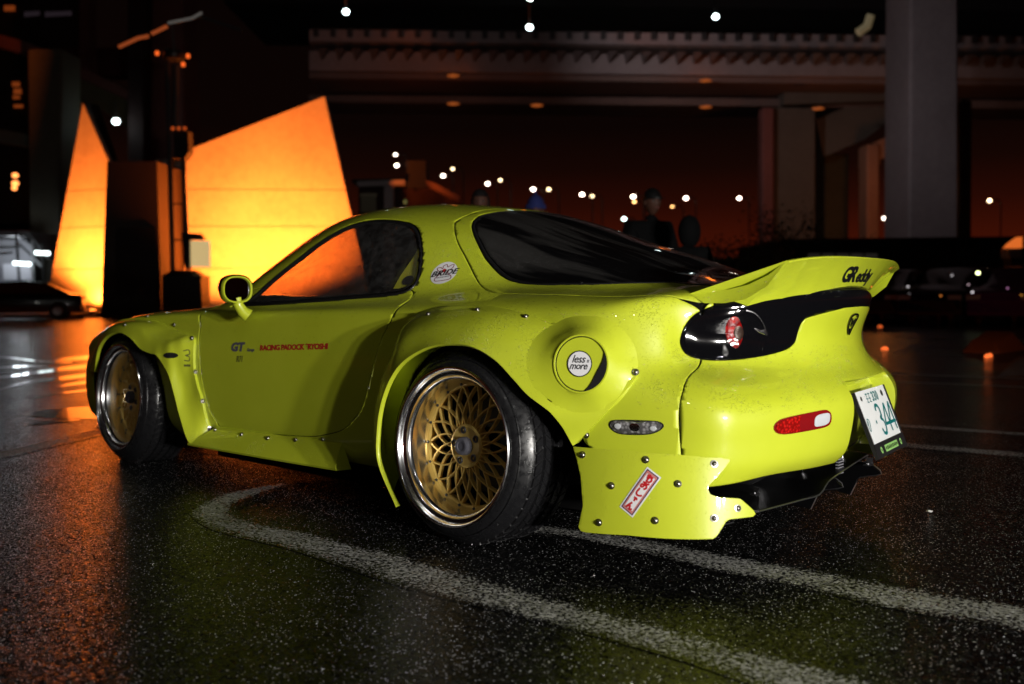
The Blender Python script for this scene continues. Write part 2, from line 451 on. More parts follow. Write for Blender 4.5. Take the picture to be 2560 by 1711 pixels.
# outward orientation check
_n = np.cross(BV[BF[:, 1]]-BV[BF[:, 0]], BV[BF[:, 2]]-BV[BF[:, 0]]); _c = BV[BF].mean(1)
if (_n*(_c-np.array([1.1, 0, .5]))).sum() < 0: BF = BF[:, ::-1]
BFL = BF.tolist()
BVH = BVHTree.FromPolygons([tuple(v) for v in BV], BFL, all_triangles=False)
def hit(p):
    """point of the body surface behind a pixel of the photograph (left side)"""
    v = pxray(*p); h = BVH.ray_cast(Vector(CC), Vector(v), 20)
    if h[0] is None:
        t = (CD@(np.array([.5, .4, .6])-CC)); best = None
        # nearest surface point along the line of sight
        for k in np.linspace(2, 8, 120):
            q = BVH.find_nearest(Vector(CC+v*k))
            if best is None or q[3] < best[1]: best = (np.array(q[0]), q[3])
        return best[0]
    return np.array(h[0])
def hits(P): return np.array([hit(p) for p in P])
def surf_y(x, z, side=1):
    """outermost body point at (x, z)"""
    h = BVH.ray_cast(Vector((x, 3*side, z)), Vector((0, -side, 0)), 6)
    return (np.array(h[0]), np.array(h[1])) if h[0] is not None else (None, None)
def near(p):
    q = BVH.find_nearest(Vector(p)); return np.array(q[0]), np.array(q[1])
THC = -.30
def scoord(V):
    return np.arctan2(np.abs(V[:, 1]), -(V[:, 0]+.11*V[:, 1]*yaw_w(V[:, 0])-THC))*.75
def facc(V, F):
    return V
# ---------------------------------------------------------------- the sports car
CAR = empty('sports_car')
tag(CAR, 'acid yellow-green two-door sports coupe with riveted wide arches and a ducktail spoiler, wet with rain', 'sports car')

def part(name, V, F, m, parent=CAR, thick=None, off=-1, label=None, auto=50):
    o = mesh_obj(name, V, F, m, parent, True, None, auto)
    if thick: solidify(o, thick, off)
    if label: o['label'] = label
    return o

# --- outlines traced on the surface (in the symmetric plan)
_hits = hits
def hits(P): H = _hits(P); H[:, 0] += .11*H[:, 1]*yaw_w(H[:, 0]); return H
win_px = [(617, 766), (720, 760), (825, 752), (959, 741), (1000, 735), (1028, 723), (1045, 702), (1053, 670), (1056, 630), (1051, 590), (1040, 567), (1021, 556),
          (985, 550), (937, 549), (890, 558), (847, 576), (800, 604), (758, 636), (710, 673), (669, 708), (640, 735)]
WIN = hits(win_px)[:, [0, 2]]
WIN = np.array([p for p in WIN]); WIN[0] = (1.60, WIN[0][1]-.002)
WIN = np.vstack([WIN[:1], spline(WIN[1:12], 4)[:-1], spline(WIN[11:], 4)])
sh_px = [(1033, 727), (1021, 752), (981, 792), (954, 846), (930, 930), (914, 993), (900, 1030), (883, 1051), (860, 1073), (825, 1085), (767, 1092), (646, 1083), (560, 1074)]
SH = hits(sh_px)[:, [0, 2]]
DOOR = np.vstack([spline(SH, 4), [(1.60, .212), (1.66, .30), (1.70, .45), (1.73, .60), (1.74, .70), (1.72, .78), (1.3, .86), (.8, .86)]])
hat_px = [(1137, 556), (1137, 579), (1146, 610), (1161, 638), (1185, 686), (1205, 717), (1225, 729), (1260, 734), (1400, 738), (1572, 741), (1700, 748), (1760, 760)]
HA = hits(hat_px)[:, :2]
HATCH = np.vstack([[(HA[0][0]+.03, -.3), (HA[0][0]+.03, .25), (HA[0][0]+.015, HA[0][1]-.10)], spline(HA[:-1], 4), [(-.872+.67*y*y, y) for y in (.60, .5, .4, .3, .2, .1, 0, -.3)]])
gl_px = [(1196, 541), (1180, 560), (1185, 590), (1208, 638), (1224, 660), (1240, 678), (1258, 693), (1285, 705), (1335, 712), (1400, 712), (1493, 711), (1600, 708), (1680, 706)]
GA = hits(gl_px)[:, :2]
GA = GA[(np.r_[True, np.diff(GA[:, 0]) < .2])]
HGL = np.vstack([[(GA[0][0]+.005, -.3), (GA[0][0]+.005, .25)], spline(GA, 4), [(-.66, .50), (-.695, .44), (-.72, .3), (-.73, .15), (-.73, -.3)]])
wa = WIN[(WIN[:, 0] > 1.2) & (WIN[:, 1] > .83)]
wa = wa[np.argsort(wa[:, 0])]
AP = []
for x, z in wa:
    q, _ = surf_y(x, z)
    if q is not None: AP.append((x+.012, abs(q[1])-.050))
WSH = [(1.19, 0), (1.195, .25), (1.205, .40)]+[(a+.015, b) for a, b in AP]+[(1.66, .665), (1.80, .60), (1.90, .40), (1.94, .2), (1.95, 0)]
WSH = np.array(WSH); WSH = np.vstack([WSH, WSH[::-1]*[1, -1]])
lamp_px = [(2126, 713), (2056, 723), (1986, 744), (1935, 759), (1888, 771), (1853, 768), (1820, 768), (1786, 766), (1740, 785), (1712, 817), (1701, 850), (1704, 868), (1716, 885), (1747, 897),
           (1810, 901), (1898, 891), (1950, 879), (1972, 870), (1984, 860), (1990, 850), (1997, 825), (2004, 808), (2016, 796), (2060, 783), (2115, 769)]
LH = _hits(lamp_px); LA = np.stack([scoord(LH), LH[:, 2]], 1)
LA = np.vstack([spline(LA, 3)])
_k = int(np.argmax(LA[:, 0]))
_top = [(-.08, 1.0), (.50, 1.0), (LA[21][0]+.004, LA[21][1]+.02)]
GARN = np.vstack([_top, LA[21:], [(-.08, LA[-1][1]+.004)]])
seam_px = [(1733, 894), (1726, 940), (1720, 975), (1708, 1010), (1701, 1040), (1697, 1090), (1696, 1137)]
SE = hits(seam_px)[:, [0, 2]]
_f = np.polyfit(SE[:, 1], SE[:, 0], 1); SE[:, 0] = .35*SE[:, 0]+.65*np.polyval(_f, SE[:, 1])
BUMP = np.vstack([[(-2, .9), (SE[0][0], .9)], SE, [(SE[-1][0], -.2), (-2, -.2)]])

rl_px = [(990, 1269), (945, 1160), (942, 1080), (952, 1010), (975, 948), (1010, 902), (1070, 868), (1135, 860), (1187, 870), (1238, 901), (1280, 945), (1316, 985),
         (1345, 1008), (1373, 1029), (1390, 1048), (1407, 1070), (1420, 1093), (1432, 1115)]
rl_y = [.99]*9+[.985, .98, .972, .962, .948, .930, .910, .892, .877]
RLIP = np.array([pxplane(*p, 'y', y) for p, y in zip(rl_px, rl_y)])
RWELL = np.vstack([[(.40, -.1)], RLIP[:, [0, 2]]*[1.03, 1.03], [(-.47, .30), (-.50, .20), (-.50, -.1)]])
FWELL = np.array([(2.425+.405*math.cos(a), .30+.36*math.sin(a)) for a in np.linspace(-.1, math.pi+.1, 24)]+[(2.0, -.1), (2.85, -.1)])

def ux(V): return V[:, 0]+.11*V[:, 1]*yaw_w(V[:, 0])
def F_xz(poly, off=0.): return lambda V: sdpoly(np.stack([ux(V), V[:, 2]], 1), poly)+off
def F_xy(poly, off=0.): return lambda V: np.maximum(sdpoly(np.stack([ux(V), np.abs(V[:, 1])], 1), poly), .70-V[:, 2])+off
def F_sz(poly, off=0.): return lambda V: np.maximum(sdpoly(np.stack([scoord(V), V[:, 2]], 1), poly), V[:, 0]+.30)+off
def F_ws(off=0.): return lambda V: np.maximum(sdpoly(V[:, :2], WSH), .72-V[:, 2])+off
G = .0016
def region(keep=(), cut=()):
    V, F = BV, BFL
    for f in keep: V, F = clip(V, F, f(V)+G)
    for f in cut: V, F = clip(V, F, -f(V)+G)
    return V, F
fW = F_xz(WIN); fWg = F_xz(WIN, .013); fH = F_xy(HATCH); fHG = F_xy(HGL); fHGi = F_xy(HGL, .014)
fG = F_sz(GARN); fD = F_xz(DOOR); fB = F_xz(BUMP); fRW = F_xz(RWELL); fFW = F_xz(FWELL)
V, F = region(cut=(fW, fH, fG, fD, fB, fRW, fFW, F_ws())); body = part('body', V, F, PAINT, thick=.004)
V, F = region(keep=(fD,), cut=(fW,))
for s_ in (1, -1):
    V2, F2 = clip(V, F, -V[:, 1]*s_); part('door', V2, F2, PAINT, thick=.004)
V, F = region(keep=(fH,), cut=(fHG, fG)); part('hatch', V, F, PAINT, thick=.004)
V, F = region(keep=(fHG,), cut=(fHGi,)); part('hatch_seal', V+np.array([0, 0, .0012]), F, RUBBERSEAL, thick=.003)
V, F = region(keep=(fHGi,)); part('hatch_window', V, F, HATCHGLASS, thick=.003)
V, F = region(keep=(fG,), cut=(fH,)); garn = part('tail_garnish', V, F, GLOSSBLACK, thick=.004)
V, F = region(keep=(fB,), cut=(fH, fG, fRW))
# number plate recess: the middle of the bumper is pushed in
def recess(V):
    V = V.copy(); a = np.clip((.225-np.abs(V[:, 1]))/.030, 0, 1); b = np.clip((V[:, 2]-.20)/.02, 0, 1)*np.clip((.520-V[:, 2])/.03, 0, 1)
    w = (a*a*(3-2*a))*(b*b*(3-2*b))*(V[:, 0] < -.6); V[:, 0] += .075*w; return V
bumper = part('rear_bumper', recess(V), F, PAINT, thick=.004)
V, F = region(keep=(fW,), cut=(fWg,))
for s_ in (1, -1):
    V2, F2 = clip(V, F, -V[:, 1]*s_); part('window_seal', V2+np.array([0, .002*s_, 0]), F2, RUBBERSEAL, thick=.008)
V, F = region(keep=(fWg,))
for s_ in (1, -1):
    V2, F2 = clip(V, F, -V[:, 1]*s_)
    part('side_window', V2-np.array([0, .004*s_, 0]), F2, SIDEGLASS)
V, F = region(keep=(F_ws(.012),)); part('windscreen', V, F, WINDSCREEN)
V, F = region(keep=(F_ws(),), cut=(F_ws(.012),)); part('windscreen_seal', V, F, RUBBERSEAL, thick=.004)
# dark lining a little inside the panels: shows in the shut lines, leaves the cabin open behind the side glass
def lining():
    Vn = np.zeros_like(BV); n = np.cross(BV[BF[:, 2]]-BV[BF[:, 0]], BV[BF[:, 3]]-BV[BF[:, 1]])
    for k in range(4): np.add.at(Vn, BF[:, k], n)
    Vn /= np.linalg.norm(Vn, axis=1)[:, None]+1e-12
    V = BV-Vn*.012; F = BFL
    for f in (F_xz(WIN, .020), fRW, fFW, F_ws(.02)): V, F = clip(V, F, -f(V))
    V[:, 0] += .11*((V[:, 0] < -.8) & (V[:, 2] < .60) & (np.abs(V[:, 1]) < .34))
    part('inner_lining', V, F, DARK)
lining()

# --- bolt-on arches
def patch(rows, n_u=90, n_v=5):
    """rows: list of curves (same length) from the seam to the lip; splined both ways"""
    R = [resample(spline(r, 6), n_u) for r in rows]
    A = np.array(R)                                            # rows x n_u x 3
    cols = [spline(A[:, j], n_v) for j in range(n_u)]
    A = np.array(cols); nu, nv = A.shape[:2]
    V = A.reshape(-1, 3); F = [(i*nv+j, i*nv+j+1, (i+1)*nv+j+1, (i+1)*nv+j) for i in range(nu-1) for j in range(nv-1)]
    return V, F
def lift(P, h):
    out = []
    for p in P:
        q, n = near(p); out.append(q+n*h)
    return np.array(out)
def flare(name, seam, lip, bulge, centre, ret=.014, edge=.008, w=(.30, .62)):
    seam = np.array(seam); lip = np.array(lip); c = np.array(centre)
    s0 = lift(seam, -.004); s1 = lift(seam, edge)
    rows_edge = [s0, s1]
    d = lip-s1
    outw = np.array([0, 1.0, 0])
    def mid(t, b):
        M = s1+d*t
        rad = M-c; rad[:, 1] = 0; rad /= np.linalg.norm(rad, axis=1)[:, None]+1e-9
        nn = rad*.75+outw*.66
        return M+nn*(np.array(bulge)[:, None]*b)
    inw = c-lip; inw[:, 1] = 0; inw /= np.linalg.norm(inw, axis=1)[:, None]
    main = [s1, mid(w[0], .85), mid(w[1], 1.0), lip]
    r = [lip, lip+inw*.006+[0, -.006, 0], lip+inw*.006+[0, -ret, 0]]
    objs = []
    Vm, Fm = patch(main, 110, 8)
    Ve, Fe = patch([s0, s1], 110, 2); Vr, Fr = patch(r, 110, 2)
    V = np.vstack([Vm, Ve, Vr]); F = Fm+[[i+len(Vm) for i in f] for f in Fe]+[[i+len(Vm)+len(Ve) for i in f] for f in Fr]
    for s_ in (1, -1):
        o = part(name, V if s_ > 0 else mir(V), F if s_ > 0 else [f[::-1] for f in F], PAINT)
        bm = bmesh.new(); bm.from_mesh(o.data); bmesh.ops.remove_doubles(bm, verts=bm.verts, dist=.0004); bmesh.ops.recalc_face_normals(bm, faces=bm.faces); bm.to_mesh(o.data); bm.free()
        o.data.set_sharp_from_angle(angle=math.radians(45))
        objs.append(o)
    return V, F
rs = []
for s_ in [(.46, .10), (.48, .25), (.47, .40), (.43, .53), (.38, .64)]:
    q, _ = surf_y(*[s_[0], max(s_[1], .16)]); q = q.copy(); q[2] = s_[1]; rs.append(q)
rs += list(_hits([(1030, 796), (1110, 773), (1193, 769), (1260, 776), (1330, 791), (1394, 816), (1448, 841), (1533, 891), (1592, 930), (1580, 962), (1533, 1014), (1490, 1060), (1445, 1108)]))
RFV, RFF = flare('rear_arch_flare', rs, RLIP, [.016]*5+[.022]*4+[.02, .016, .012, .008, .006, .004, .002, .0, 0], (0, .9, .30), edge=.010)
# front arch: lip and seam
fl_px = [(236, 930), (243, 880), (256, 852), (275, 836), (299, 831), (326, 846), (350, 872), (375, 884), (390, 888), (406, 910), (422, 940), (436, 990), (449, 1041), (468, 1100), (484, 1114)]
fl_y = [.90, .915, .93, .94, .945, .95, .95, .95, .95, .945, .94, .93, .925, .922, .92]
FLIP = np.array([pxplane(*p, 'y', y) for p, y in zip(fl_px, fl_y)])
fs_px = [(245, 868), (268, 828), (300, 808), (335, 799), (371, 800), (405, 808), (436, 824), (465, 835), (489, 845), (489, 880), (490, 926), (500, 970), (508, 993), (520, 1046), (535, 1078)]
fs = _hits(fs_px[1:]); q0, _ = surf_y(2.88, .40); fs = np.vstack([q0, fs])
FFV, FFF = flare('front_arch_flare', fs, FLIP, [.01, .012]+[.018]*7+[.006, -.014, -.020, -.014, -.003, 0], (2.425, .9, .30), ret=.014, edge=.012)
# side skirt
def skirt():
    V = []; m = 44
    for i in range(m):
        t = i/(m-1); xt = 1.63+(.742-1.63)*t; xb = 1.738+(.742-1.738)*t; zt = .222+.012*(1.5-xt)/.75; zb = .132+.006*(1-t)
        q, _ = surf_y(xt, max(zt, .16)); y0 = q[1]; yb = .922+(.876-.922)*t**1.3; k_ = 1-.7*t
        for k, (tx, y, z) in enumerate([(0, y0-.004, zt), (0, y0+.010*k_, zt-.001), (.1, y0+.013*k_, zt-.010), (.55, (y0+.010*k_)*.5+yb*.5+.004, (zt+zb)/2), (.95, yb, zb+.008), (1, yb-.004, zb), (1, .80, zb-.004)]):
            V.append((xt+(xb-xt)*tx, y, z))
    n = 7; F = [(i*n+j, i*n+j+1, (i+1)*n+j+1, (i+1)*n+j) for i in range(m-1) for j in range(n-1)]
    F.append([(m-1)*n+j for j in range(n)])
    V = np.array(V)
    part('side_skirt', V, F, PAINT, auto=30); part('side_skirt', mir(V), [f[::-1] for f in F], PAINT, auto=30)
    return V, F
SKV, SKF = skirt()
# rear corner panel (bolted flap behind the wheel): a curved sheet hugging the bumper corner, leaning out towards the road
plan = spline([(-.34, .872), (-.45, .877), (-.55, .868), (-.64, .842), (-.72, .790), (-.79, .705), (-.845, .60), (-.885, .48), (-.91, .36)], 14)
pd = np.r_[0, np.cumsum(np.linalg.norm(np.diff(plan, axis=0), axis=1))]
def sheet(u, z):
    u = np.asarray(u, float); z = np.asarray(z, float)
    x = np.interp(u, pd, plan[:, 0]); y = np.interp(u, pd, plan[:, 1])
    dx = np.interp(u, pd, np.gradient(plan[:, 0], pd)); dy = np.interp(u, pd, np.gradient(plan[:, 1], pd)); l = np.hypot(dx, dy)
    t = np.clip((.36-z)/.28, 0, 1); k = (.012+.060*t**.8)*np.clip(1.15-u/pd[-1]*.75, .3, 1)
    return shear(np.stack([x+dy/l*k, y-dx/l*k, z], -1)) if True else None
def projp(P):
    v = np.asarray(P)-CC; z = v@CD; return np.stack([1280+CF*(v@CR)/z, 855.5-CF*(v@CU)/z], -1)
_U, _Z = np.meshgrid(np.linspace(0, pd[-1], 420), np.linspace(.03, .42, 240), indexing='ij')
_P = projp(sheet(_U, _Z))
if sheet(np.array([.3]), np.array([.1]))[0][1] < np.interp(.3, pd, plan[:, 1]): print('sheet leans inward')
def px_sheet(p):
    d = ((_P-np.array(p))**2).sum(-1); i, j = np.unravel_index(np.argmin(d), d.shape); return _U[i, j], _Z[i, j]
flap_px = [(1433, 1117), (1560, 1126), (1694, 1137), (1821, 1146), (1826, 1150), (1820, 1160), (1790, 1195), (1772, 1214), (1770, 1224), (1776, 1236), (1797, 1244), (1848, 1246), (1856, 1250), (1886, 1278), (1889, 1286), (1884, 1292),
           (1825, 1298), (1815, 1303), (1792, 1342), (1783, 1348), (1569, 1338), (1462, 1332), (1450, 1328), (1446, 1318), (1457, 1264), (1452, 1192), (1443, 1150)]
FLAP = np.array([px_sheet(p) for p in flap_px])
us = np.linspace(0, pd[-1], 120); zs = np.linspace(.03, .42, 80)
_u, _z = np.meshgrid(us, zs, indexing='ij'); V = sheet(_u, _z).reshape(-1, 3); UV = np.stack([_u.ravel(), _z.ravel()], 1)
F = [(i*80+j, (i+1)*80+j, (i+1)*80+j+1, i*80+j+1) for i in range(119) for j in range(79)]
A, F = clip(np.hstack([V, UV]), F, sdpoly(UV, FLAP))
FPV, FPF = A[:, :3], F
for s_ in (1, -1):
    o = part('rear_corner_panel', FPV if s_ > 0 else mir(FPV), FPF if s_ > 0 else [f[::-1] for f in FPF], PAINT)
    bm = bmesh.new(); bm.from_mesh(o.data)
    _fn = sum((f.normal.y for f in bm.faces)); 
    if _fn*s_ < 0: bmesh.ops.reverse_faces(bm, faces=bm.faces)
    bm.to_mesh(o.data); bm.free()
    solidify(o, .006, -1); bevel(o, .0015, 2, 50)
# ---------------------------------------------------------------- smaller parts of the sports car
SKINV = np.vstack([BV, RFV, FFV, SKV, FPV]); _o = np.cumsum([0, len(BV), len(RFV), len(FFV), len(SKV)])
SKINF = []
for off, ff in zip(_o, (BFL, RFF, FFF, SKF, FPF)): SKINF += [[i+int(off) for i in f] for f in ff]
SKIN = BVHTree.FromPolygons([tuple(v) for v in SKINV], SKINF)
def shit(p, extra=None):
    v = pxray(*p); h = SKIN.ray_cast(Vector(CC), Vector(v), 20)
    if h[0] is None:
        q = hit(p); return q, near(q)[1]
    n = np.array(h[1]); n = n if n@v < 0 else -n
    return np.array(h[0]), n

# ducktail spoiler
def spoiler():
    us = np.linspace(-1, 1, 61); V = []
    for u in us:
        a = abs(u); yb = .50*u; yt = .56*u
        EY = [0, .1, .2, .3, .4, .5, .55, .6, .65]; EX = [-.890, -.886, -.872, -.842, -.790, -.722, -.682, -.635, -.60]
        B = np.array([np.interp(abs(yb), EY, EX)-.004, yb, .0]); T = np.array([-.955+.24*yt*yt, yt, .902-.020*a**4])
        B[2] = np.interp(abs(yb), [0, .2, .3, .38, .45, .5], [.818, .806, .793, .780, .766, .752])
        ya = .59*u; A = np.array([max(-.765, np.interp(abs(ya), EY, EX)+.045), ya, .0])
        B = shear(B); T = shear(T); A = shear(A)
        q, n = surf_z(A[0], A[1]); A[2] = q
        rear = [B+[.006, 0, -.012], B, B+(T-B)*.35+[.006, 0, -.004], B+(T-B)*.75+[.005, 0, -.003], T+[0, 0, -.004], T+[.002, 0, .0], T+[.008, 0, .002]]
        top = [T+(A-T)*k+[0, 0, -.036*math.sin(math.pi*min(1, k*1.05))*(1-.3*k)] for k in (.2, .4, .6, .8, .93)]+[A+[0, 0, .001], A+[.01, 0, -.012]]
        V += rear+top
    n = len(rear)+len(top); V = np.array(V)
    F = [(i*n+j, i*n+j+1, (i+1)*n+j+1, (i+1)*n+j) for i in range(60) for j in range(n-1)]
    # flanks: from each end section down to the deck outboard of it
    for e_, s_ in ((0, -1), (60, 1)):
        sec = [V[e_*n+j] for j in range(n)]; prev = [e_*n+j for j in range(n)]; wt = [0]*7+[.25, .5, .75, .92, 1, 1, 1]
        for k, (dy, f) in enumerate(((.005, .35), (.012, .70), (.022, 1.0))):
            b0 = len(V); W_ = []
            for j, p in enumerate(sec):
                w_ = wt[j]; base = p+np.array([.02*dy/.06*w_, s_*dy*w_, 0]); q, _ = surf_z(base[0]+.01, base[1]); q = max(q, .765)-.002
                if base[2] > q: base[2] = p[2]+(q-p[2])*f*min(1, w_*1.6)
                W_.append(base)
            V = np.vstack([V, W_]); cur = [b0+j for j in range(n)]
            F += [(prev[j], prev[j+1], cur[j+1], cur[j]) for j in range(6, n-1)]; prev = cur
        F.append([e_*n+j for j in range(7)]+[prev[j] for j in range(n-1, 6, -1)] if False else [e_*n+j for j in range(0, 7)][::1]+[prev[n-1]])
    o = part('spoiler', V, F, PAINT, auto=35); bm = bmesh.new(); bm.from_mesh(o.data); bmesh.ops.recalc_face_normals(bm, faces=bm.faces); bm.to_mesh(o.data); bm.free()
    return o, V, F
def surf_z(x, y):
    h = BVH.ray_cast(Vector((x, y, 3)), Vector((0, 0, -1)), 6)
    return (h[0][2], np.array(h[1])) if h[0] is not None else (.78, np.array([0, 0, 1.]))
SPO, SPV, SPF = spoiler()
SPB = BVHTree.FromPolygons([tuple(v) for v in SPV], SPF)

def frame_of(n, up=(0, 0, 1)):
    n = np.array(n, float); n /= np.linalg.norm(n); w = np.array(up, float); w -= n*(w@n); w /= np.linalg.norm(w)
    u = np.cross(w, n); return u, w, n             # u to the right seen from outside, w up
def M4(o, u, w, n):
    return Matrix(((u[0], w[0], n[0], o[0]), (u[1], w[1], n[1], o[1]), (u[2], w[2], n[2], o[2]), (0, 0, 0, 1)))

# bolts
mb = MB(); mb.lathe([(0, .0), (0, .0105), (.0018, .0105), (.0022, .0075), (.0045, .0070), (.0065, .0045), (.0072, .0)][::1], 16, 0, 'z')
bolt0 = mb.build('bolt', BOLTM, CAR, auto=40)
mb = MB(); mb.lathe([(0, 0), (0, .0135), (.0012, .0135), (.0030, .0110), (.0026, .0060), (.0005, .0050), (.0005, 0)], 18, 0, 'z')
dimple0 = mb.build('bolt', [BOLTM], CAR, auto=40)
bolts_px = [(1070, 786), (1193, 775), (1314, 792), (1417, 830), (1541, 903), (1589, 931), (1466, 1088),
            (1457, 1138), (1615, 1150), (1785, 1160), (1529, 1215), (1695, 1210), (1844, 1271), (1785, 1296), (1638, 1302), (1498, 1307),
            (313, 813), (369, 791), (436, 813), (480, 846), (489, 930), (507, 1003),
            (524, 1072), (538, 1075), (604, 1087), (670, 1096), (740, 1100), (808, 1099)]
first = True
for k, p in enumerate(bolts_px):
    q, n = shit(p); u, w, n = frame_of(n)
    for s_ in (1, -1):
        b = bolt0 if first else bolt0.copy()
        if not first: COL.objects.link(b)
        first = False
        qq = (q+n*.0005) if s_ > 0 else mir(q+n*.0005); nn = n*[1, s_, 1]; uu, ww, nn = frame_of(nn); b.parent = CAR; b.matrix_local = M4(qq, uu, ww, nn)
bpy.data.objects.remove(dimple0)

# ---- print and stickers laid on the skin
def textmesh(s, size=1, shear=0, bold=0, sp=1.0, sx=1.0):
    c = bpy.data.curves.new('t', 'FONT'); c.body = s; c.size = size; c.shear = shear; c.offset = bold; c.space_character = sp
    c.align_x = 'CENTER'; c.align_y = 'CENTER'; c.resolution_u = 3
    o = bpy.data.objects.new('t', c); COL.objects.link(o); bpy.context.view_layer.update()
    me = bpy.data.meshes.new_from_object(o.evaluated_get(bpy.context.evaluated_depsgraph_get()))
    V = np.array([v.co[:] for v in me.vertices])*[sx, 1, 1]; F = [list(p.vertices) for p in me.polygons]
    bpy.data.objects.remove(o); bpy.data.curves.remove(c); bpy.data.meshes.remove(me); return V, F
def stroke(P, w, closed=False):
    P = np.array(P, float); n = len(P); V = []; F = []
    for i in range(n):
        a = P[(i-1) % n] if closed or i else P[0]; b = P[(i+1) % n] if closed or i < n-1 else P[-1]
        t = b-a; t /= np.linalg.norm(t)+1e-12; m = np.array([-t[1], t[0]])*w/2; V += [(*(P[i]-m), 0), (*(P[i]+m), 0)]
    for i in range(n if closed else n-1):
        j = (i+1) % n; F.append((2*i, 2*j, 2*j+1, 2*i+1))
    return np.array(V), F
def disc(r, n=40, rings=5, rx=1.0):
    V = [(0, 0, 0)]; F = []
    for k in range(1, rings+1):
        for i in range(n): a = 2*math.pi*i/n; V.append((rx*r*k/rings*math.cos(a), r*k/rings*math.sin(a), 0))
    for i in range(n): F.append((0, 1+i, 1+(i+1) % n))
    for k in range(rings-1):
        for i in range(n): a = 1+k*n; F.append((a+i, a+n+i, a+n+(i+1) % n, a+(i+1) % n))
    return np.array(V), F
def rect(w, h, nx=8, ny=4):
    V = [(w*(i/nx-.5), h*(j/ny-.5), 0) for j in range(ny+1) for i in range(nx+1)]
    F = [(j*(nx+1)+i, j*(nx+1)+i+1, (j+1)*(nx+1)+i+1, (j+1)*(nx+1)+i) for j in range(ny) for i in range(nx)]
    return np.array(V), F
def decal(name, shapes, o, u, w, n, bvh, parent=CAR, off=.0012):
    """shapes: (V, F, material, level); laid along u, w and dropped onto the skin along n"""
    mats = []; MBx = MB()
    for V, F, m, lev in shapes:
        if m not in mats: mats.append(m)
        P = []
        for v in V:
            q = o+u*v[0]+w*v[1]
            h = bvh.ray_cast(Vector(q+n*.15), Vector(-n), .4)
            P.append((np.array(h[0]) if h[0] is not None else q)+n*(off+.0006*lev))
        MBx.add(P, F, mats.index(m))
    ob = mesh_obj(name, MBx.V, MBx.F, mats, parent, False)
    if len(ob.data.polygons) == len(MBx.M): ob.data.polygons.foreach_set('material_index', MBx.M)
    return ob
def px_frame(p0, p1, bvh_hit=shit):
    """frame on the skin at p0 whose horizontal runs towards p1"""
    a, n = bvh_hit(p0); b, _ = bvh_hit(p1); u = b-a; u -= n*(u@n); L_ = np.linalg.norm(u); u /= L_; w = np.cross(n, u); return a, u, w, n, L_
# round seat-maker's sticker on the rear pillar
a, u, w, n, _ = px_frame((1110, 684), (1160, 677))
jacket = [(-.012, -.030), (-.026, -.031), (-.026, -.012), (-.016, .004), (-.021, .018), (-.029, .026), (-.022, .031), (-.011, .026), (-.007, .036), (.003, .037), (.006, .027), (.018, .031), (.025, .024), (.016, .008), (.014, -.008), (.024, -.028), (0, -.031)]
jacket = [(x*1.25, y*1.05) for x, y in [(-.020, -.034), (-.026, -.020), (-.016, -.006), (-.012, .008), (-.022, .016), (-.025, .028), (-.014, .028), (-.007, .022), (-.006, .034), (.005, .038), (.009, .026), (.018, .032), (.028, .034), (.026, .020), (.014, .008), (.016, -.008), (.026, -.018), (.024, -.034)]]
sh = [(*disc(.054, 48, 6), WHITEST, 0), (*stroke(spline(jacket, 4, True), .0032, True), mat('dark_red_vinyl', (.22, .03, .05), .4), 1),
      (*[x for x in (lambda t: (t[0]+[-.001, .013, 0], t[1]))(disc(.0085, 12, 2))], REDST, 1)]
tv, tf = textmesh('BRIDE', .036, .35, .0008, 1.0, 1.12); sh.append((tv, tf, BLACKST, 2))
tv, tf = textmesh('RACING SEATS', .008, .3, .0002, 1.0, 1.0); sh.append((tv+[0, -.020, 0], tf, GREYST, 2))
decal('pillar_sticker', sh, a, u, w, n, SKIN)
# lettering on the door
a, u, w, n, Ld = px_frame((730, 869), (800, 866))
sc = 1.0
tv, tf = textmesh('RACING PADOCK *RYOSHI', .030, 0, .0012, .92, .80)
wv = tv[:, 0].max()-tv[:, 0].min()
al, _ = shit((651, 871)); ar, _ = shit((820, 867)); tw = np.linalg.norm(ar-al)
am, u, w, n, _ = px_frame((735, 869), (815, 867)); 
decal('door_lettering', [(tv*[tw/wv, 1.0, 1], tf, REDST, 0)], (al+ar)/2, u, w, n, SKIN)
al, _ = shit((577, 869)); ar, _ = shit((611, 869)); tw = np.linalg.norm(ar-al)
tv, tf = textmesh('GT', .048, .12, .003, 1.0, 1.0); wv = np.ptp(tv[:, 0]); sh = [(tv*[tw/wv, 1, 1], tf, GREYST, 0)]
tv, tf = textmesh('Garage', .018, .2, .0006, 1.0, 1.0); tv = tv+[tw/2+.048, -.012, 0]; sh.append((tv, tf, GREYST, 0))
tv, tf = textmesh('R71', .034, .25, .0012, 1.0, .9); tv = tv+[.02, -.050, 0]; sh.append((tv, tf, mat('faded_grey_vinyl', (.16, .17, .03), .45), 0))
decal('door_lettering', sh, (al+ar)/2, u, w, n, SKIN)
a, u, w, n, _ = px_frame((466, 889), (480, 889))
FAD = mat('faded_print', (.12, .13, .03), .5)
decal('fender_print', [(*stroke(spline([(-.014, .02), (.012, .024), (.016, .006), (-.004, .0), (.014, -.006), (.012, -.024), (-.012, -.022)], 4), .005), FAD, 0), (*[x for x in (lambda t: (t[0]+[.002, -.045, 0], t[1]))(rect(.034, .010))], FAD, 0)], a, u, w, n, SKIN)
# black slot behind the front arch
a, u, w, n, _ = px_frame((425, 889), (440, 889))
decal('fender_slot', [(*disc(.013, 28, 3, 3.2), BLACK, 0)], a, u, w, n, SKIN)
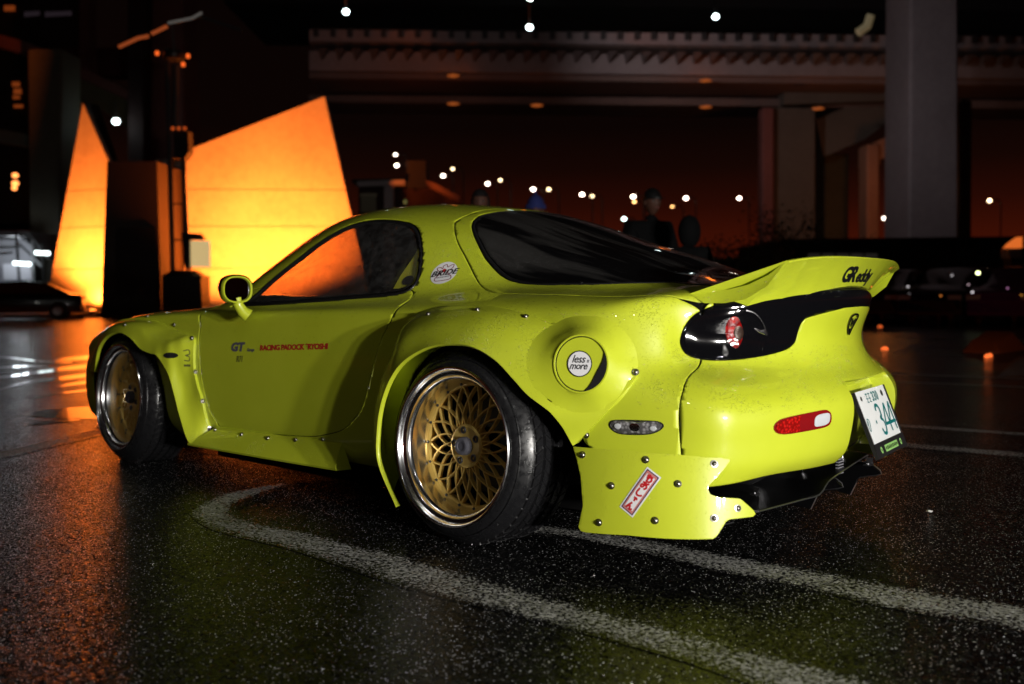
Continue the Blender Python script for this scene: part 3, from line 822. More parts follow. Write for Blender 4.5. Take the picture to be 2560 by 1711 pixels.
# slanted rescue-style sticker on the rear corner panel: red brush characters
a, n = shit((1600, 1231)); b, _ = shit((1647, 1166)); u = b-a; u -= n*(u@n); u /= np.linalg.norm(u); w = np.cross(n, u)
Lh = .088
a0, _ = shit((1552, 1273)); b0, _ = shit((1648, 1186)); ln = .140; wd = .050
NAVY = mat('navy_vinyl', (.03, .02, .07), .4)
sh = [(*rect(ln, wd, 14, 4), WHITEST, 0), (*rect(ln*.94, wd*.84, 14, 4), NAVY, 1), (*rect(ln*.90, wd*.72, 14, 4), PINKST, 2), (*rect(ln*.80, wd*.56, 14, 4), WHITEST, 3)]
glyphs = [[[(-.9, .5), (.8, .6)], [(-.2, 1), (-.2, -1)], [(-.7, -.1), (.3, .4), (.8, -.1), (.5, -.7), (.1, -.9)]],
          [[(-.8, .6), (.7, .6)], [(-.1, 1), (-.1, -.4), (-.6, -.7), (-.7, -.1), (.3, .2), (.8, -.2), (.4, -.9)], [(.6, 1), (.9, .7)]],
          [[(-.5, .9), (-.6, -.4), (-.1, -.9), (.7, -.6), (.9, -.2)]],
          [[(-.6, .4), (.5, .5), (.6, .0)], [(-.1, .8), (.2, -.8)]],
          [[(.0, 1), (-.8, -.9), (-.1, .1), (.3, -.8), (.9, -.4)]]]
for gi, g in enumerate(glyphs):
    cx = (2-gi)*.0235; sz = .0115 if gi != 3 else .008
    for s_ in g:
        P = np.array(s_)*sz; P = spline(P, 4) if len(P) > 2 else P
        P = np.stack([P[:, 1], -P[:, 0]], 1)+[cx, 0]
        sh.append((*stroke(P, .0056), REDST, 4))
decal('corner_sticker', sh, a, u, w, n, SKIN)
for s_ in (-1, 1): pass

# ---- fuel filler: round cap in a teardrop fairing on the rear arch
ctr, n_ = shit((1463, 911)); fn = np.array([-.30, .95, .10]); fn /= np.linalg.norm(fn); u, w, n = frame_of(fn)
cap_c = ctr+n*.034
def fairing():
    V = []; nseg = 56
    rows = []
    for k, (rr, hh) in enumerate([(.080, 0.0), (.081, .004), (.085, .004), (.088, 0.0), (.094, -.014), (.107, -.034), (.128, -.052), (.15, -.066)]):
        ring = []
        for i in range(nseg):
            a_ = 2*math.pi*i/nseg; ca, sa = math.cos(a_), math.sin(a_)
            stretch = 1+(.34*max(0, -ca)**1.5)*max(0, (k-3)/4)          # tail of the drop points forward
            r_ = rr*stretch
            q = cap_c+u*(r_*ca)+w*(r_*sa)+n*hh
            if k >= 4:
                h = SKIN.ray_cast(Vector(q+n*.25), Vector(-n), .7)
                if h[0] is not None:
                    s = np.array(h[0]); t = {4: .12, 5: .48, 6: .86, 7: 1.0}[k]
                    top = cap_c+u*(r_*ca)+w*(r_*sa)+n*0
                    q = s+(top-s)*(1-t) if (top-s)@n > 0 else s+n*.001
                    if k == 7: q = s-n*.002
            ring.append(q)
        rows.append(ring)
    V = np.array(rows).reshape(-1, 3); F = [(k*nseg+i, k*nseg+(i+1) % nseg, (k+1)*nseg+(i+1) % nseg, (k+1)*nseg+i) for k in range(7) for i in range(nseg)]
    return V, F
V, F = fairing(); fair = part('fuel_filler_fairing', V, F, PAINT, auto=40)
bm = bmesh.new(); bm.from_mesh(fair.data); bmesh.ops.recalc_face_normals(bm, faces=bm.faces); bm.to_mesh(fair.data); bm.free()
mb = MB(); mb.lathe([(-.03, .079), (-.004, .079), (.0, .0775), (.001, .0)], 56, 0, 'z'); cap = mb.build('fuel_cap', PAINT, fair); cap.matrix_local = M4(cap_c-n*.0015, u, w, n)
mb = MB(); mb.lathe([(-.03, .0835), (-.001, .0835), (.0012, .0832), (.0012, .0792), (-.03, .0792)], 56, 0, 'z'); o = mb.build('rubber_ring', RUBBERSEAL, fair); o.matrix_local = M4(cap_c, u, w, n)
# finger recess: black crescent at the lower right of the cap
P = []
for a_ in np.linspace(math.radians(28), math.radians(-82), 20): P.append((.0815*math.cos(a_), .0815*math.sin(a_)))
for a_ in np.linspace(math.radians(-82), math.radians(28), 20):
    t = (a_-math.radians(-82))/math.radians(110); k = math.sin(math.pi*t); P.append(((.0815-.026*k)*math.cos(a_), (.0815-.026*k)*math.sin(a_)))
V = [(x, y, 0) for x, y in P]; m_ = 20; F = [(i, i+1, 2*m_-2-i, 2*m_-1-i) for i in range(m_-1)]
o = mesh_obj('finger_recess', V, F, BLACK, fair, False); o.matrix_local = M4(cap_c+n*.0032, u, w, n)
sh = [(*disc(.0385, 44, 2), BLACKST, 0), (*disc(.0355, 44, 2), WHITEST, 1)]
tv, tf = textmesh('less', .032, .35, .0004, .95, .92); sh.append((tv+[-.004, .013, 0], tf, BLACKST, 2))
tv, tf = textmesh('is', .016, .35, .0001, .86, .92); sh.append((tv+[.0255, .009, 0], tf, BLACKST, 2))
tv, tf = textmesh('more', .029, .35, .0004, .92, .92); sh.append((tv+[-.004, -.007, 0], tf, BLACKST, 2))
mats = []; mx = MB()
for V, F, m_, lev in sh:
    if m_ not in mats: mats.append(m_)
    mx.add(np.array(V)+[0, 0, .0015+.0006*lev], F, mats.index(m_))
o = mesh_obj('round_sticker', mx.V, mx.F, mats, fair, False); o.data.polygons.foreach_set('material_index', mx.M); o.matrix_local = M4(cap_c+u*-.004, u, w, n)

# ---- lamps let into the skin
def lens(name, outline_px, m, rimm, hitf, depth=.004, parent=CAR, rim=.006):
    P = np.array([hitf(p)[0] for p in outline_px]); n = hitf(np.mean(outline_px, axis=0))[1]
    c = P.mean(0); u, w, n = frame_of(n)
    uv = np.stack([(P-c)@u, (P-c)@w], 1); uv = resample(spline(uv, 6, True), 56, True)
    return c, u, w, n, uv
def drop(q, n, off):
    h = SKIN.ray_cast(Vector(q+n*.2), Vector(-n), .5); return (np.array(h[0]) if h[0] is not None else q)+n*off
def inset_shape(name, uv, c, u, w, n, m, off, scale=1.0, dome=.003, parent=CAR, cen=None, grow=0):
    cen = uv.mean(0) if cen is None else np.array(cen)
    V = [drop(c+u*cen[0]+w*cen[1], n, off+dome)]; F = []; K = 6; nn = len(uv)
    d = uv-cen; d = d*(1+grow/np.linalg.norm(d, axis=1)[:, None])*scale
    for k in range(1, K+1):
        t = k/K
        for p in d: V.append(drop(c+u*(cen[0]+p[0]*t)+w*(cen[1]+p[1]*t), n, off+dome*(1-t**4)))
    for p in d: V.append(drop(c+u*(cen[0]+p[0])+w*(cen[1]+p[1]), n, -.004))
    for i in range(nn): F.append((0, 1+i, 1+(i+1) % nn))
    for k in range(K):
        for i in range(nn): a_ = 1+k*nn; F.append((a_+i, a_+nn+i, a_+nn+(i+1) % nn, a_+(i+1) % nn))
    o = part(name, np.array(V), F, m, parent=parent, auto=50)
    bm = bmesh.new(); bm.from_mesh(o.data); bmesh.ops.recalc_face_normals(bm, faces=bm.faces); bm.to_mesh(o.data); bm.free(); return o
def lens_mat(name, col, cell=120, lo=.35, rough=.12):
    m = mat(name, col, rough, .0, 1.0); ov = objvec(m); v = N(m, 'ShaderNodeTexVoronoi'); v.inputs['Scale'].default_value = cell; L(m, ov, v.inputs[0])
    L(m, ramp_(m, v.outputs['Distance'], [(0, tuple(min(1, c*1.25) for c in col)), (.6, tuple(c*lo for c in col))]), bsdf(m).inputs['Base Color'])
    bp = N(m, 'ShaderNodeBump'); bp.inputs['Strength'].default_value = .5; bp.inputs['Distance'].default_value = .003; L(m, v.outputs['Distance'], bp.inputs['Height']); L(m, bp.outputs[0], bsdf(m).inputs['Normal'])
    return m
REDLENS = lens_mat('red_lens', (.62, .012, .010)); REDPLAIN = mat('dark_red_lens', (.22, .006, .008), .15, 0, 1)
CLEARLENS = lens_mat('clear_lens', (.34, .33, .34), 90, .25); WHITELENS = mat('white_lens', (.55, .57, .60), .2, 0, 1)
mk_px = [(1522, 1062), (1527, 1053), (1540, 1050), (1580, 1050), (1630, 1052), (1650, 1055), (1660, 1063), (1658, 1070), (1645, 1080), (1620, 1087), (1580, 1088), (1548, 1085), (1530, 1075)]
c, u, w, n, uv = lens('side_marker', mk_px, None, None, shit)
base = inset_shape('side_marker', uv, c, u, w, n, BLACK, .0015, dome=.0005)
inset_shape('lens', uv, c, u, w, n, CLEARLENS, .0035, dome=.004, parent=base, grow=-.006)
for fx, sz, mm in ((-.62, .010, WHITELENS), (.0, .015, CHROME), (.66, .009, WHITELENS)):
    cx = uv[:, 0].mean()+fx*np.ptp(uv[:, 0])/2; th = np.linspace(0, 2*math.pi, 18, endpoint=False)
    q = np.stack([cx+sz*1.1*np.cos(th), uv[:, 1].mean()+sz*.8*np.sin(th)], 1)
    inset_shape('bulb_holder', q, c, u, w, n, mm, .0080, dome=.0008, parent=base)
rf_px = [(1933, 1068), (1940, 1056), (1958, 1046), (2000, 1036), (2050, 1026), (2066, 1025), (2076, 1034), (2077, 1050), (2072, 1062), (2055, 1070), (2010, 1079), (1965, 1086), (1943, 1084), (1935, 1077)]
for s_ in (1, -1):
    c, u, w, n, uv = lens('rear_reflector', rf_px, None, None, shit)
    if s_ < 0: break
    base = inset_shape('rear_reflector', uv, c, u, w, n, REDPLAIN, .003, dome=.003)
    L0, L1 = uv[:, 0].min(), uv[:, 0].max(); 
    q = uv[uv[:, 0] < L0+.45*(L1-L0)]; q = q[np.argsort(np.arctan2(q[:, 1]-q[:, 1].mean(), q[:, 0]-q[:, 0].mean()))]
    inset_shape('reflector', q, c, u, w, n, REDLENS, .0068, dome=.0004, parent=base, grow=-.005)
    th = np.linspace(0, 2*math.pi, 28, endpoint=False); sq = lambda v: np.sign(v)*np.abs(v)**.6
    cx = L0+.80*(L1-L0); hy = uv[uv[:, 0] > L0+.7*(L1-L0)][:, 1]; 
    q = np.stack([cx+.036*sq(np.cos(th)), hy.mean()+.018*sq(np.sin(th))+.10*.036*np.cos(th)], 1)
    inset_shape('reversing_lens', q, c, u, w, n, WHITELENS, .0068, dome=.001, parent=base)
# tail lamp: red ring and chrome arc behind the smoked cover, on the garnish
RED2 = lens_mat('tail_lamp_red', (.45, .006, .006), 70)
def on_garnish(name, P, m, off, wd):
    S2 = spline(P, 6); L2 = []
    V2, F = stroke(S2, wd*700); V = [hit((v[0], v[1])) for v in V2]; V = np.array([q+near(q)[1]*off for q in V]); return part(name, V, F, m, parent=garn)
def on_disc(name, P, m, off, dome=.002):
    P = resample(spline(P, 6, True), 40, True); cen = P.mean(0); V = []; F = []; K = 6; nn = 40
    def at(p, o_):
        q = hit(p); n = near(q)[1]; return q+n*o_
    V.append(at(cen, off+dome))
    for k in range(1, K+1):
        for p in P: V.append(at(cen+(p-cen)*k/K, off+dome*(1-(k/K)**4)))
    for p in P: V.append(at(cen+(p-cen), -.002))
    for i in range(nn): F.append((0, 1+i, 1+(i+1) % nn))
    for k in range(K):
        for i in range(nn): a_ = 1+k*nn; F.append((a_+i, a_+nn+i, a_+nn+(i+1) % nn, a_+(i+1) % nn))
    o = part(name, np.array(V), F, m, parent=garn, auto=50)
    bm = bmesh.new(); bm.from_mesh(o.data); bmesh.ops.recalc_face_normals(bm, faces=bm.faces); bm.to_mesh(o.data); bm.free(); return o
on_disc('lamp_cover', [(1712, 850), (1725, 812), (1760, 785), (1800, 775), (1850, 776), (1893, 792), (1914, 830), (1912, 862), (1890, 880), (1820, 892), (1750, 889), (1720, 876)], GLOSSBLACK, .0015, .003)
on_disc('red_reflector', [(1812, 830), (1816, 808), (1828, 793), (1842, 793), (1852, 812), (1856, 832), (1852, 855), (1842, 871), (1830, 868), (1818, 852)], RED2, .005, .001)
on_disc('lamp_hub', [(1832, 832), (1838, 818), (1849, 815), (1857, 831), (1850, 850), (1838, 848)], mat('lamp_hub', (.05, .028, .02), .2, .5, 1), .0065, .001)
on_garnish('chrome_arc', [(1864, 776), (1885, 783), (1901, 800), (1911, 822), (1915, 838)], CHROME, .0052, .004)
on_disc('chrome_reflector', [(1884, 820), (1900, 824), (1913, 824), (1916, 838), (1905, 835), (1890, 828)], CHROME, .0052, .001)
on_disc('chrome_reflector', [(1805, 866), (1812, 863), (1820, 878), (1818, 889), (1806, 889)], CHROME, .0052, .001)
# mirrored half lamp on the far side (seen from other angles)
# ---- badge on the rear panel
q, n_ = hit((2128, 805)), near(hit((2128, 805)))[1]; u, w, n = frame_of(n_)
BADGE = mat('dark_chrome_badge', (.05, .05, .05), .2, .9)
sh = [(*stroke(spline([(-.028, .010), (-.024, .024), (0, .030), (.024, .024), (.028, .010), (.018, -.018), (0, -.040), (-.018, -.018)], 5, True), .0065, True), BADGE, 1),
      (*stroke([(-.016, .014), (-.004, -.012), (.002, .008), (.010, -.010), (.016, .014)], .006), BADGE, 1), (*stroke([(-.006, -.022), (0, -.034), (.006, -.022)], .005), BADGE, 1)]
b_ = decal('badge', sh, q, u, w, n, BVH, off=.003); solidify(b_, .003, 1)
q = hit((2176, 812)); n_ = near(q)[1]; u, w, n = frame_of(n_); tv, tf = textmesh('7', .035, 0, .002, 1, 1.3)
decal('badge', [(tv, tf, BLACKST, 1)], q, u, w, n, BVH)
q = hit((2173, 840)); decal('badge', [(*rect(.05, .034), GREYST, 1)], q, u, w, n, BVH)
# ---- lettering on the spoiler's rear face
def sp_hit(p):
    v = pxray(*p); h = SPB.ray_cast(Vector(CC), Vector(v), 20)
    if h[0] is None: return hit(p), np.array([-1, 0, .2])
    n = np.array(h[1]); return np.array(h[0]), (n if n@v < 0 else -n)
tv, tf = textmesh('GR', .085, 0, .0035, .86, 1.0); t2, f2 = textmesh('eddy', .070, 0, .0025, .86, .95)
tv = tv-[tv[:, 0].min(), tv[:, 1].min(), 0]; t2 = t2-[t2[:, 0].min(), t2[:, 1].min()+.017, 0]; w1 = tv[:, 0].max(); t2 = t2+[w1+.003, 0, 0]; tot = t2[:, 0].max(); hh = tv[:, 1].max()
mx = MB()
for V, F in ((tv, tf), (t2, f2)):
    P = []
    for v in V:
        q, n = sp_hit((2099+v[0]/tot*73+v[1]/hh*20, 707-v[0]/tot*3-v[1]/hh*41)); P.append(q+n*.0015)
    mx.add(P, F)
mesh_obj('spoiler_lettering', mx.V, mx.F, BLACKST, CAR, False)

# ---- number plate with its holder
pc = np.array([-.972, .0, .398]); pn = np.array([-.92, -.12, .36]); pn /= np.linalg.norm(pn); u, w, n = frame_of(pn)
pl = MB().box((0, 0, 0), (.332, .170, .0016)).build('number_plate', PLATEW, CAR, auto=30); pl.matrix_local = M4(pc, u, w, n)
def on_plate(name, shapes, lev=.0018):
    mats = []; mx = MB()
    for V, F, m_ in shapes:
        if m_ not in mats: mats.append(m_)
        mx.add(np.array(V)+[0, 0, lev], F, mats.index(m_))
    o = mesh_obj(name, mx.V, mx.F, mats, pl, False); o.data.polygons.foreach_set('material_index', mx.M); return o
def dig(c_, x, y, s, bold, sx=1.0):
    tv, tf = textmesh(c_, s, 0, bold, 1, sx); return tv+[x, y, 0], tf
four = [(.022, -.048), (.022, .048), (-.024, -.018), (.034, -.018)]
def glyph(shapes, name='character'):
    on_plate(name, shapes)
th3 = [(-.022, .030), (-.014, .045), (.006, .047), (.020, .034), (.018, .012), (.0, .003), (.020, -.006), (.024, -.028), (.010, -.046), (-.012, -.046), (-.024, -.030)]
V, F = stroke(spline(th3, 5), .011); glyph([(V+[.006, -.020, 0], F, PLATEG)])
for xo in (.068, .124):
    g4 = [stroke(four[:2], .011), stroke([(.020, .046), (-.026, -.018)], .009), stroke([(-.028, -.020), (.036, -.020)], .010)]
    glyph([(V+[xo, -.020, .0001*i], F, PLATEG) for i, (V, F) in enumerate(g4)])
V, F = disc(.006, 12, 1); glyph([(V+[-.052, -.024, 0], F, PLATEG)])
V, F = stroke(spline([(-.006, .012), (-.018, -.010), (-.010, -.020), (.004, .0), (.006, .014), (-.010, .018), (-.020, .0)], 4), .004); glyph([(V+[-.130, -.024, 0], F, PLATEG)])
for k_, dx in enumerate((.006, .030, .054)):
    tv, tf = textmesh('330'[k_], .044, 0, .0012, 1.0, 1.0); glyph([(tv+[dx, .056, 0], tf, PLATEG)])
for gx in (-.058, -.030):
    g4 = [stroke(sg, .0032) for sg in ([(-.010, .012), (.010, .012)], [(0, .016), (0, -.016)], [(-.010, -.002), (.010, -.004)], [(-.008, -.014), (.010, -.016)])]
    glyph([(V+[gx, .058, .0001*i], F, PLATEG) for i, (V, F) in enumerate(g4)])
V, F = disc(.011, 16, 1); glyph([(V+[.118, .060, 0], F, BLACKST)], 'plate_bolt')
V, F = disc(.008, 16, 1); glyph([(V+[-.118, .060, 0], F, DARKSTEEL)], 'plate_bolt')
mbh = MB(); mbh.box((0, -.090-.019, -.002), (.350, .046, .012)); mbh.box((.171, -.01, -.002), (.009, .19, .012)); mbh.box((-.171, -.01, -.002), (.009, .19, .012)); mbh.box((0, .0, -.010), (.30, .15, .008))
hd = mbh.build('plate_holder', BLACK, CAR, auto=30); hd.matrix_local = M4(pc, u, w, n)
LIME = mat('lime_label', (.28, .55, .16), .4)
mats = [LIME, BLACKST]; mx = MB(); V, F = rect(.150, .022, 1, 1); mx.add(V+[0, -.110, .0046], F, 0)
for i_ in range(9):
    V, F = rect(.009, .012 if i_ % 2 else .009, 1, 1); mx.add(V+[(i_-4)*.0155, -.110, .0052], F, 1)
for sx_ in (-.115, .115):
    V, F = disc(.011, 18, 1); mx.add(V+[sx_, -.110, .0046], F, 0); V, F = disc(.004, 10, 1); mx.add(V+[sx_, -.110, .0052], F, 1)
o = mesh_obj('holder_label', mx.V, mx.F, mats, hd, False); o.data.polygons.foreach_set('material_index', mx.M)

# ---- deep tray shaped to block floodlight passing under the car, then the diffuser
mb = MB()
tray = [(-.30, .45), (-.30, -.45), (.36, -.50), (.40, -.66), (1.95, -.66), (2.05, -.50), (2.80, -.50), (3.1, -.4), (3.2, 0), (3.1, .4), (2.80, .50), (2.05, .50), (1.95, .64), (.40, .64), (.36, .50)]
mb.prism(tray, .035, .150, 'z'); mb.build('light_block_tray', DARK, CAR, auto=30)
mb = MB()   # diffuser shelf: a thin plate, stepped up in the middle, its edge catches the light
shelf = [(-.78, .69, .160), (-.872, .60, .160), (-.895, .39, .162), (-.907, .285, .165), (-.905, .22, .195), (-.89, .10, .205), (-.85, -.12, .208), (-.80, -.33, .200), (-.74, -.45, .165), (-.66, -.60, .160)]
V = [(x, y, z) for x, y, z in shelf]+[(x, y, z+.006) for x, y, z in shelf]+[(-.30, y*.9, .15) for x, y, z in shelf]+[(-.30, y*.9, .156) for x, y, z in shelf]; m_ = len(shelf)
F = []
for i in range(m_-1): F += [(i, i+1, m_+i+1, m_+i), (i, 2*m_+i, 2*m_+i+1, i+1), (m_+i, m_+i+1, 3*m_+i+1, 3*m_+i)]
mb.add(V, F); mb.build('diffuser', [mat('diffuser_plate', (.004, .004, .0045), .35, 0, 0, .3)], CAR, auto=30)
fin_px = [(2009, 1158), (2006, 1172), (2016, 1183), (2074, 1188), (2108, 1218), (2052, 1226), (2041, 1244), (2027, 1273)]
fq = [pxplane(*p, 'y', .10) for p in fin_px]; finp = [(q[0], q[2]) for q in fq]+[(-.60, .10), (-.60, .33), (fq[0][0], .33)]
FINM = mat('fin_black', (.003, .003, .0035), .3, 0, 0, .3); EDGEM = mat('polished_edge', (.55, .55, .58), .35, 1); fins = None
for yy in (.10, -.21):
    if fins is None:
        mb = MB(); mb.prism(finp, -.002, .002, 'y'); f_ = mb.build('diffuser_fin', FINM, CAR, auto=30); fins = f_
        mb = MB(); mb.tube([(x, 0, z) for x, z in spline(np.array(finp[:8]), 3)], .0022, 6); e_ = mb.build('fin_edge', EDGEM, f_)
        finedge = e_
    else:
        f_ = fins.copy(); COL.objects.link(f_); e_ = finedge.copy(); COL.objects.link(e_); e_.parent = f_
    f_.location = (.02*(.10-yy)*0, yy, 0)
mb = MB(); mb.tube([(x-.001, y, z+.003) for x, y, z in spline(shelf[1:9], 3)], .0024, 6); mb.build('diffuser_edge', EDGEM, CAR)
mb = MB(); q = [pxplane(*p, 'y', y_) for p, y_ in zip([(1810, 1312), (1834, 1306)], (.60, .55))]; mb.tube(q, .002, 6); mb.build('diffuser_edge', EDGEM, CAR)
for (bx, by), yy, k in (((1887, 1228), .42, .9), ((2008, 1230), .18, 1.5), ((2170, 1155), -.17, 1.1)):
    p_ = pxplane(bx, by, 'y', yy)
    mb = MB(); mb.box((0, 0, -.010), (.022, .026, .003)); mb.box((0, -.012, .0), (.022, .003, .024)); mb.lathe([(0, 0), (0, .006), (.004, .005), (.006, 0)], 12, 0, 'z', (0, .002, -.008))
    o = mb.build('bracket', DARKSTEEL, CAR, auto=30); o.location = p_; o.scale = (k, k, k)
# front under-spoiler end seen beyond the front wheel
mb = MB(); mb.hexa([(2.62, .80, .085), (2.86, .78, .085), (2.95, .5, .085), (2.62, .5, .085), (2.62, .82, .110), (2.88, .80, .115), (2.95, .5, .110), (2.62, .5, .110)]); o = mb.build('front_lip_spoiler', PAINT, CAR, auto=30)
# slotted silencer visible above the diffuser
mb = MB(); mb.lathe([(-.27, 0), (-.27, .075), (-.26, .085), (.26, .085), (.27, .075), (.27, 0)], 28, 0, 'y', (-.62, 0, .24)); mb.build('silencer', DARKSTEEL, CAR)
mb = MB()
_g = pxplane(2099, 1165, 'y', .02)
for k in range(6): mb.box((_g[0], _g[1], _g[2]-.024+.0095*k), (.010, .040, .0035))
mb.build('vent_grille', mat('pale_steel', (.7, .7, .78), .3, .7), CAR, auto=30)

# ---- door mirror
def mirror(side):
    g = MB(); prof = []
    # shell: superellipse sections shrinking forwards
    V = []; nn = 32; secs = [(-.006, .94, 1), (0, 1.0, 1), (.02, 1.02, 1), (.05, .97, .98), (.08, .82, .86), (.105, .56, .62), (.118, .22, .26)]
    for x, sy, sz in secs:
        for i in range(nn):
            a_ = 2*math.pi*i/nn; ca, sa = math.cos(a_), math.sin(a_); V.append((x,   .064*sy*np.sign(ca)*abs(ca)**.78, .058*sz*np.sign(sa)*abs(sa)**.78))
    F = [(k*nn+i, k*nn+(i+1) % nn, (k+1)*nn+(i+1) % nn, (k+1)*nn+i) for k in range(len(secs)-1) for i in range(nn)]+[[(len(secs)-1)*nn+i for i in range(nn)]]
    for (k0, k1, x0, x1) in ((.94, .84, -.006, -.002), (.84, .80, -.002, .014)):
        b = len(V)
        for x, s in ((x0, k0), (x1, k1)):
            for i in range(nn):
                a_ = 2*math.pi*i/nn; ca, sa = math.cos(a_), math.sin(a_); V.append((x, .064*s*np.sign(ca)*abs(ca)**.78, .058*s*np.sign(sa)*abs(sa)**.78))
        F += [(b+i, b+(i+1) % nn, b+nn+(i+1) % nn, b+nn+i) for i in range(nn)]
    g.add(V, F); o = g.build('door_mirror', PAINT, CAR, auto=50)
    # black cap over the upper front of the shell
    V = []; secs2 = [(.006, 1.02, 1.02), (.03, 1.03, 1.03), (.06, .96, .98), (.085, .80, .85), (.108, .55, .62), (.121, .22, .27)]; na = 18
    for x, sy, sz in secs2:
        for i in range(na+1):
            a_ = math.pi*(-.02+1.04*i/na); ca, sa = math.cos(a_), math.sin(a_); V.append((x, .065*sy*np.sign(ca)*abs(ca)**.78, .059*sz*np.sign(sa)*abs(sa)**.78+.0008))
    F = [(k*(na+1)+i, k*(na+1)+i+1, (k+1)*(na+1)+i+1, (k+1)*(na+1)+i) for k in range(5) for i in range(na)]
    mesh_obj('mirror_cap', V, F, GLOSSBLACK, o, True)
    V = [(.012, .064*.81*np.sign(math.cos(t))*abs(math.cos(t))**.78, .058*.81*np.sign(math.sin(t))*abs(math.sin(t))**.78) for t in np.linspace(0, 2*math.pi, nn, endpoint=False)]
    mesh_obj('mirror_glass', V, [list(range(nn))], mat('mirror_silver', (.06, .06, .07), .05, 1), o, False)
    st = MB(); st.tube([(.035, -.008, -.035), (.032, -.014, -.066), (.028, -.030, -.092), (.024, -.050, -.108)], [.026, .021, .024, .030], 14); st.build('mirror_stalk', PAINT, o)
    return o
mp = pxplane(594, 724, 'y', .925); m1 = mirror(1); m1.location = mp; m1.rotation_euler = (0, 0, math.radians(-14))
m2 = m1.copy(); COL.objects.link(m2); m2.location = mp*[1, -1, 1]; m2.rotation_euler = (0, 0, math.radians(14)); m2.scale = (1, -1, 1)
for ch in list(m1.children): c2 = ch.copy(); COL.objects.link(c2); c2.parent = m2

# ---- cabin: dashboard, wheel, two low seats, floor and the painted cage gussets in the rear corner of the side windows
SEATM = mat('seat_cloth', (.03, .03, .032), .8)
mb = MB(); mb.prism([(1.75, .25), (1.75, .70), (1.55, .72), (1.35, .66), (1.32, .45), (1.45, .25)], -.66, .66, 'y'); mb.build('dashboard', BLACK, CAR, auto=40)
mb = MB(); mb.box((.8, 0, .20), (2.2, 1.40, .02)); mb.prism([(.12, .2), (.12, .76), (-.50, .70), (-.50, .2)], -.50, .50, 'y'); mb.build('cabin_floor', DARK, CAR, auto=30)
for sy in (.36, -.36):
    mb = MB(); mb.prism([(.95, .22), (.95, .36), (.60, .32), (.48, .74), (.40, .88), (.32, .88), (.38, .62), (.46, .22)], sy-.22, sy+.22, 'y'); o = mb.build('seat', SEATM, CAR, auto=30); bevel(o, .03, 3)
th = np.linspace(0, 2*math.pi, 32); mb = MB(); mb.tube([(1.15+.07*math.sin(t), -.36+.17*math.cos(t), .66+.16*math.sin(t)) for t in th], .012, 8); mb.build('steering_wheel', BLACK, CAR)
gp = [(1046, 604), (1049, 640), (1046, 688), (1026, 710), (985, 722), (972, 722), (990, 690), (1018, 650)]
q = np.array([hit(p) for p in gp])
def gy(x, z): r_, _ = surf_y(x, z); return r_[1]-.022
for s_ in (1, -1):
    mb = MB(); n_ = len(q); V = [(a[0], gy(a[0], a[2])*s_, a[2]) for a in q]; V2 = [(a[0], a[1]-.006*s_, a[2]) for a in V]
    mb.add(V+V2, [list(range(n_)), [n_+i for i in range(n_)][::-1]]+[(i, (i+1) % n_, n_+(i+1) % n_, n_+i) for i in range(n_)]); g_ = mb.build('cage_gusset', PAINT, CAR, auto=30)
    mb = MB(); cq = q.mean(0); yf = lambda z_: (gy(cq[0], z_)+.004)*s_
    mb.add([(cq[0]-.012+.030*math.cos(t), yf(cq[2]-.035+.018*math.sin(t)), cq[2]-.035+.018*math.sin(t)) for t in np.linspace(0, 2*math.pi, 20, endpoint=False)], [list(range(20))])
    mb.add([(cq[0]-.018+.008*math.cos(t), yf(cq[2]+.045+.010*math.sin(t)), cq[2]+.045+.010*math.sin(t)) for t in np.linspace(0, 2*math.pi, 12, endpoint=False)], [list(range(12))]); mb.build('lightening_hole', BLACK, g_)

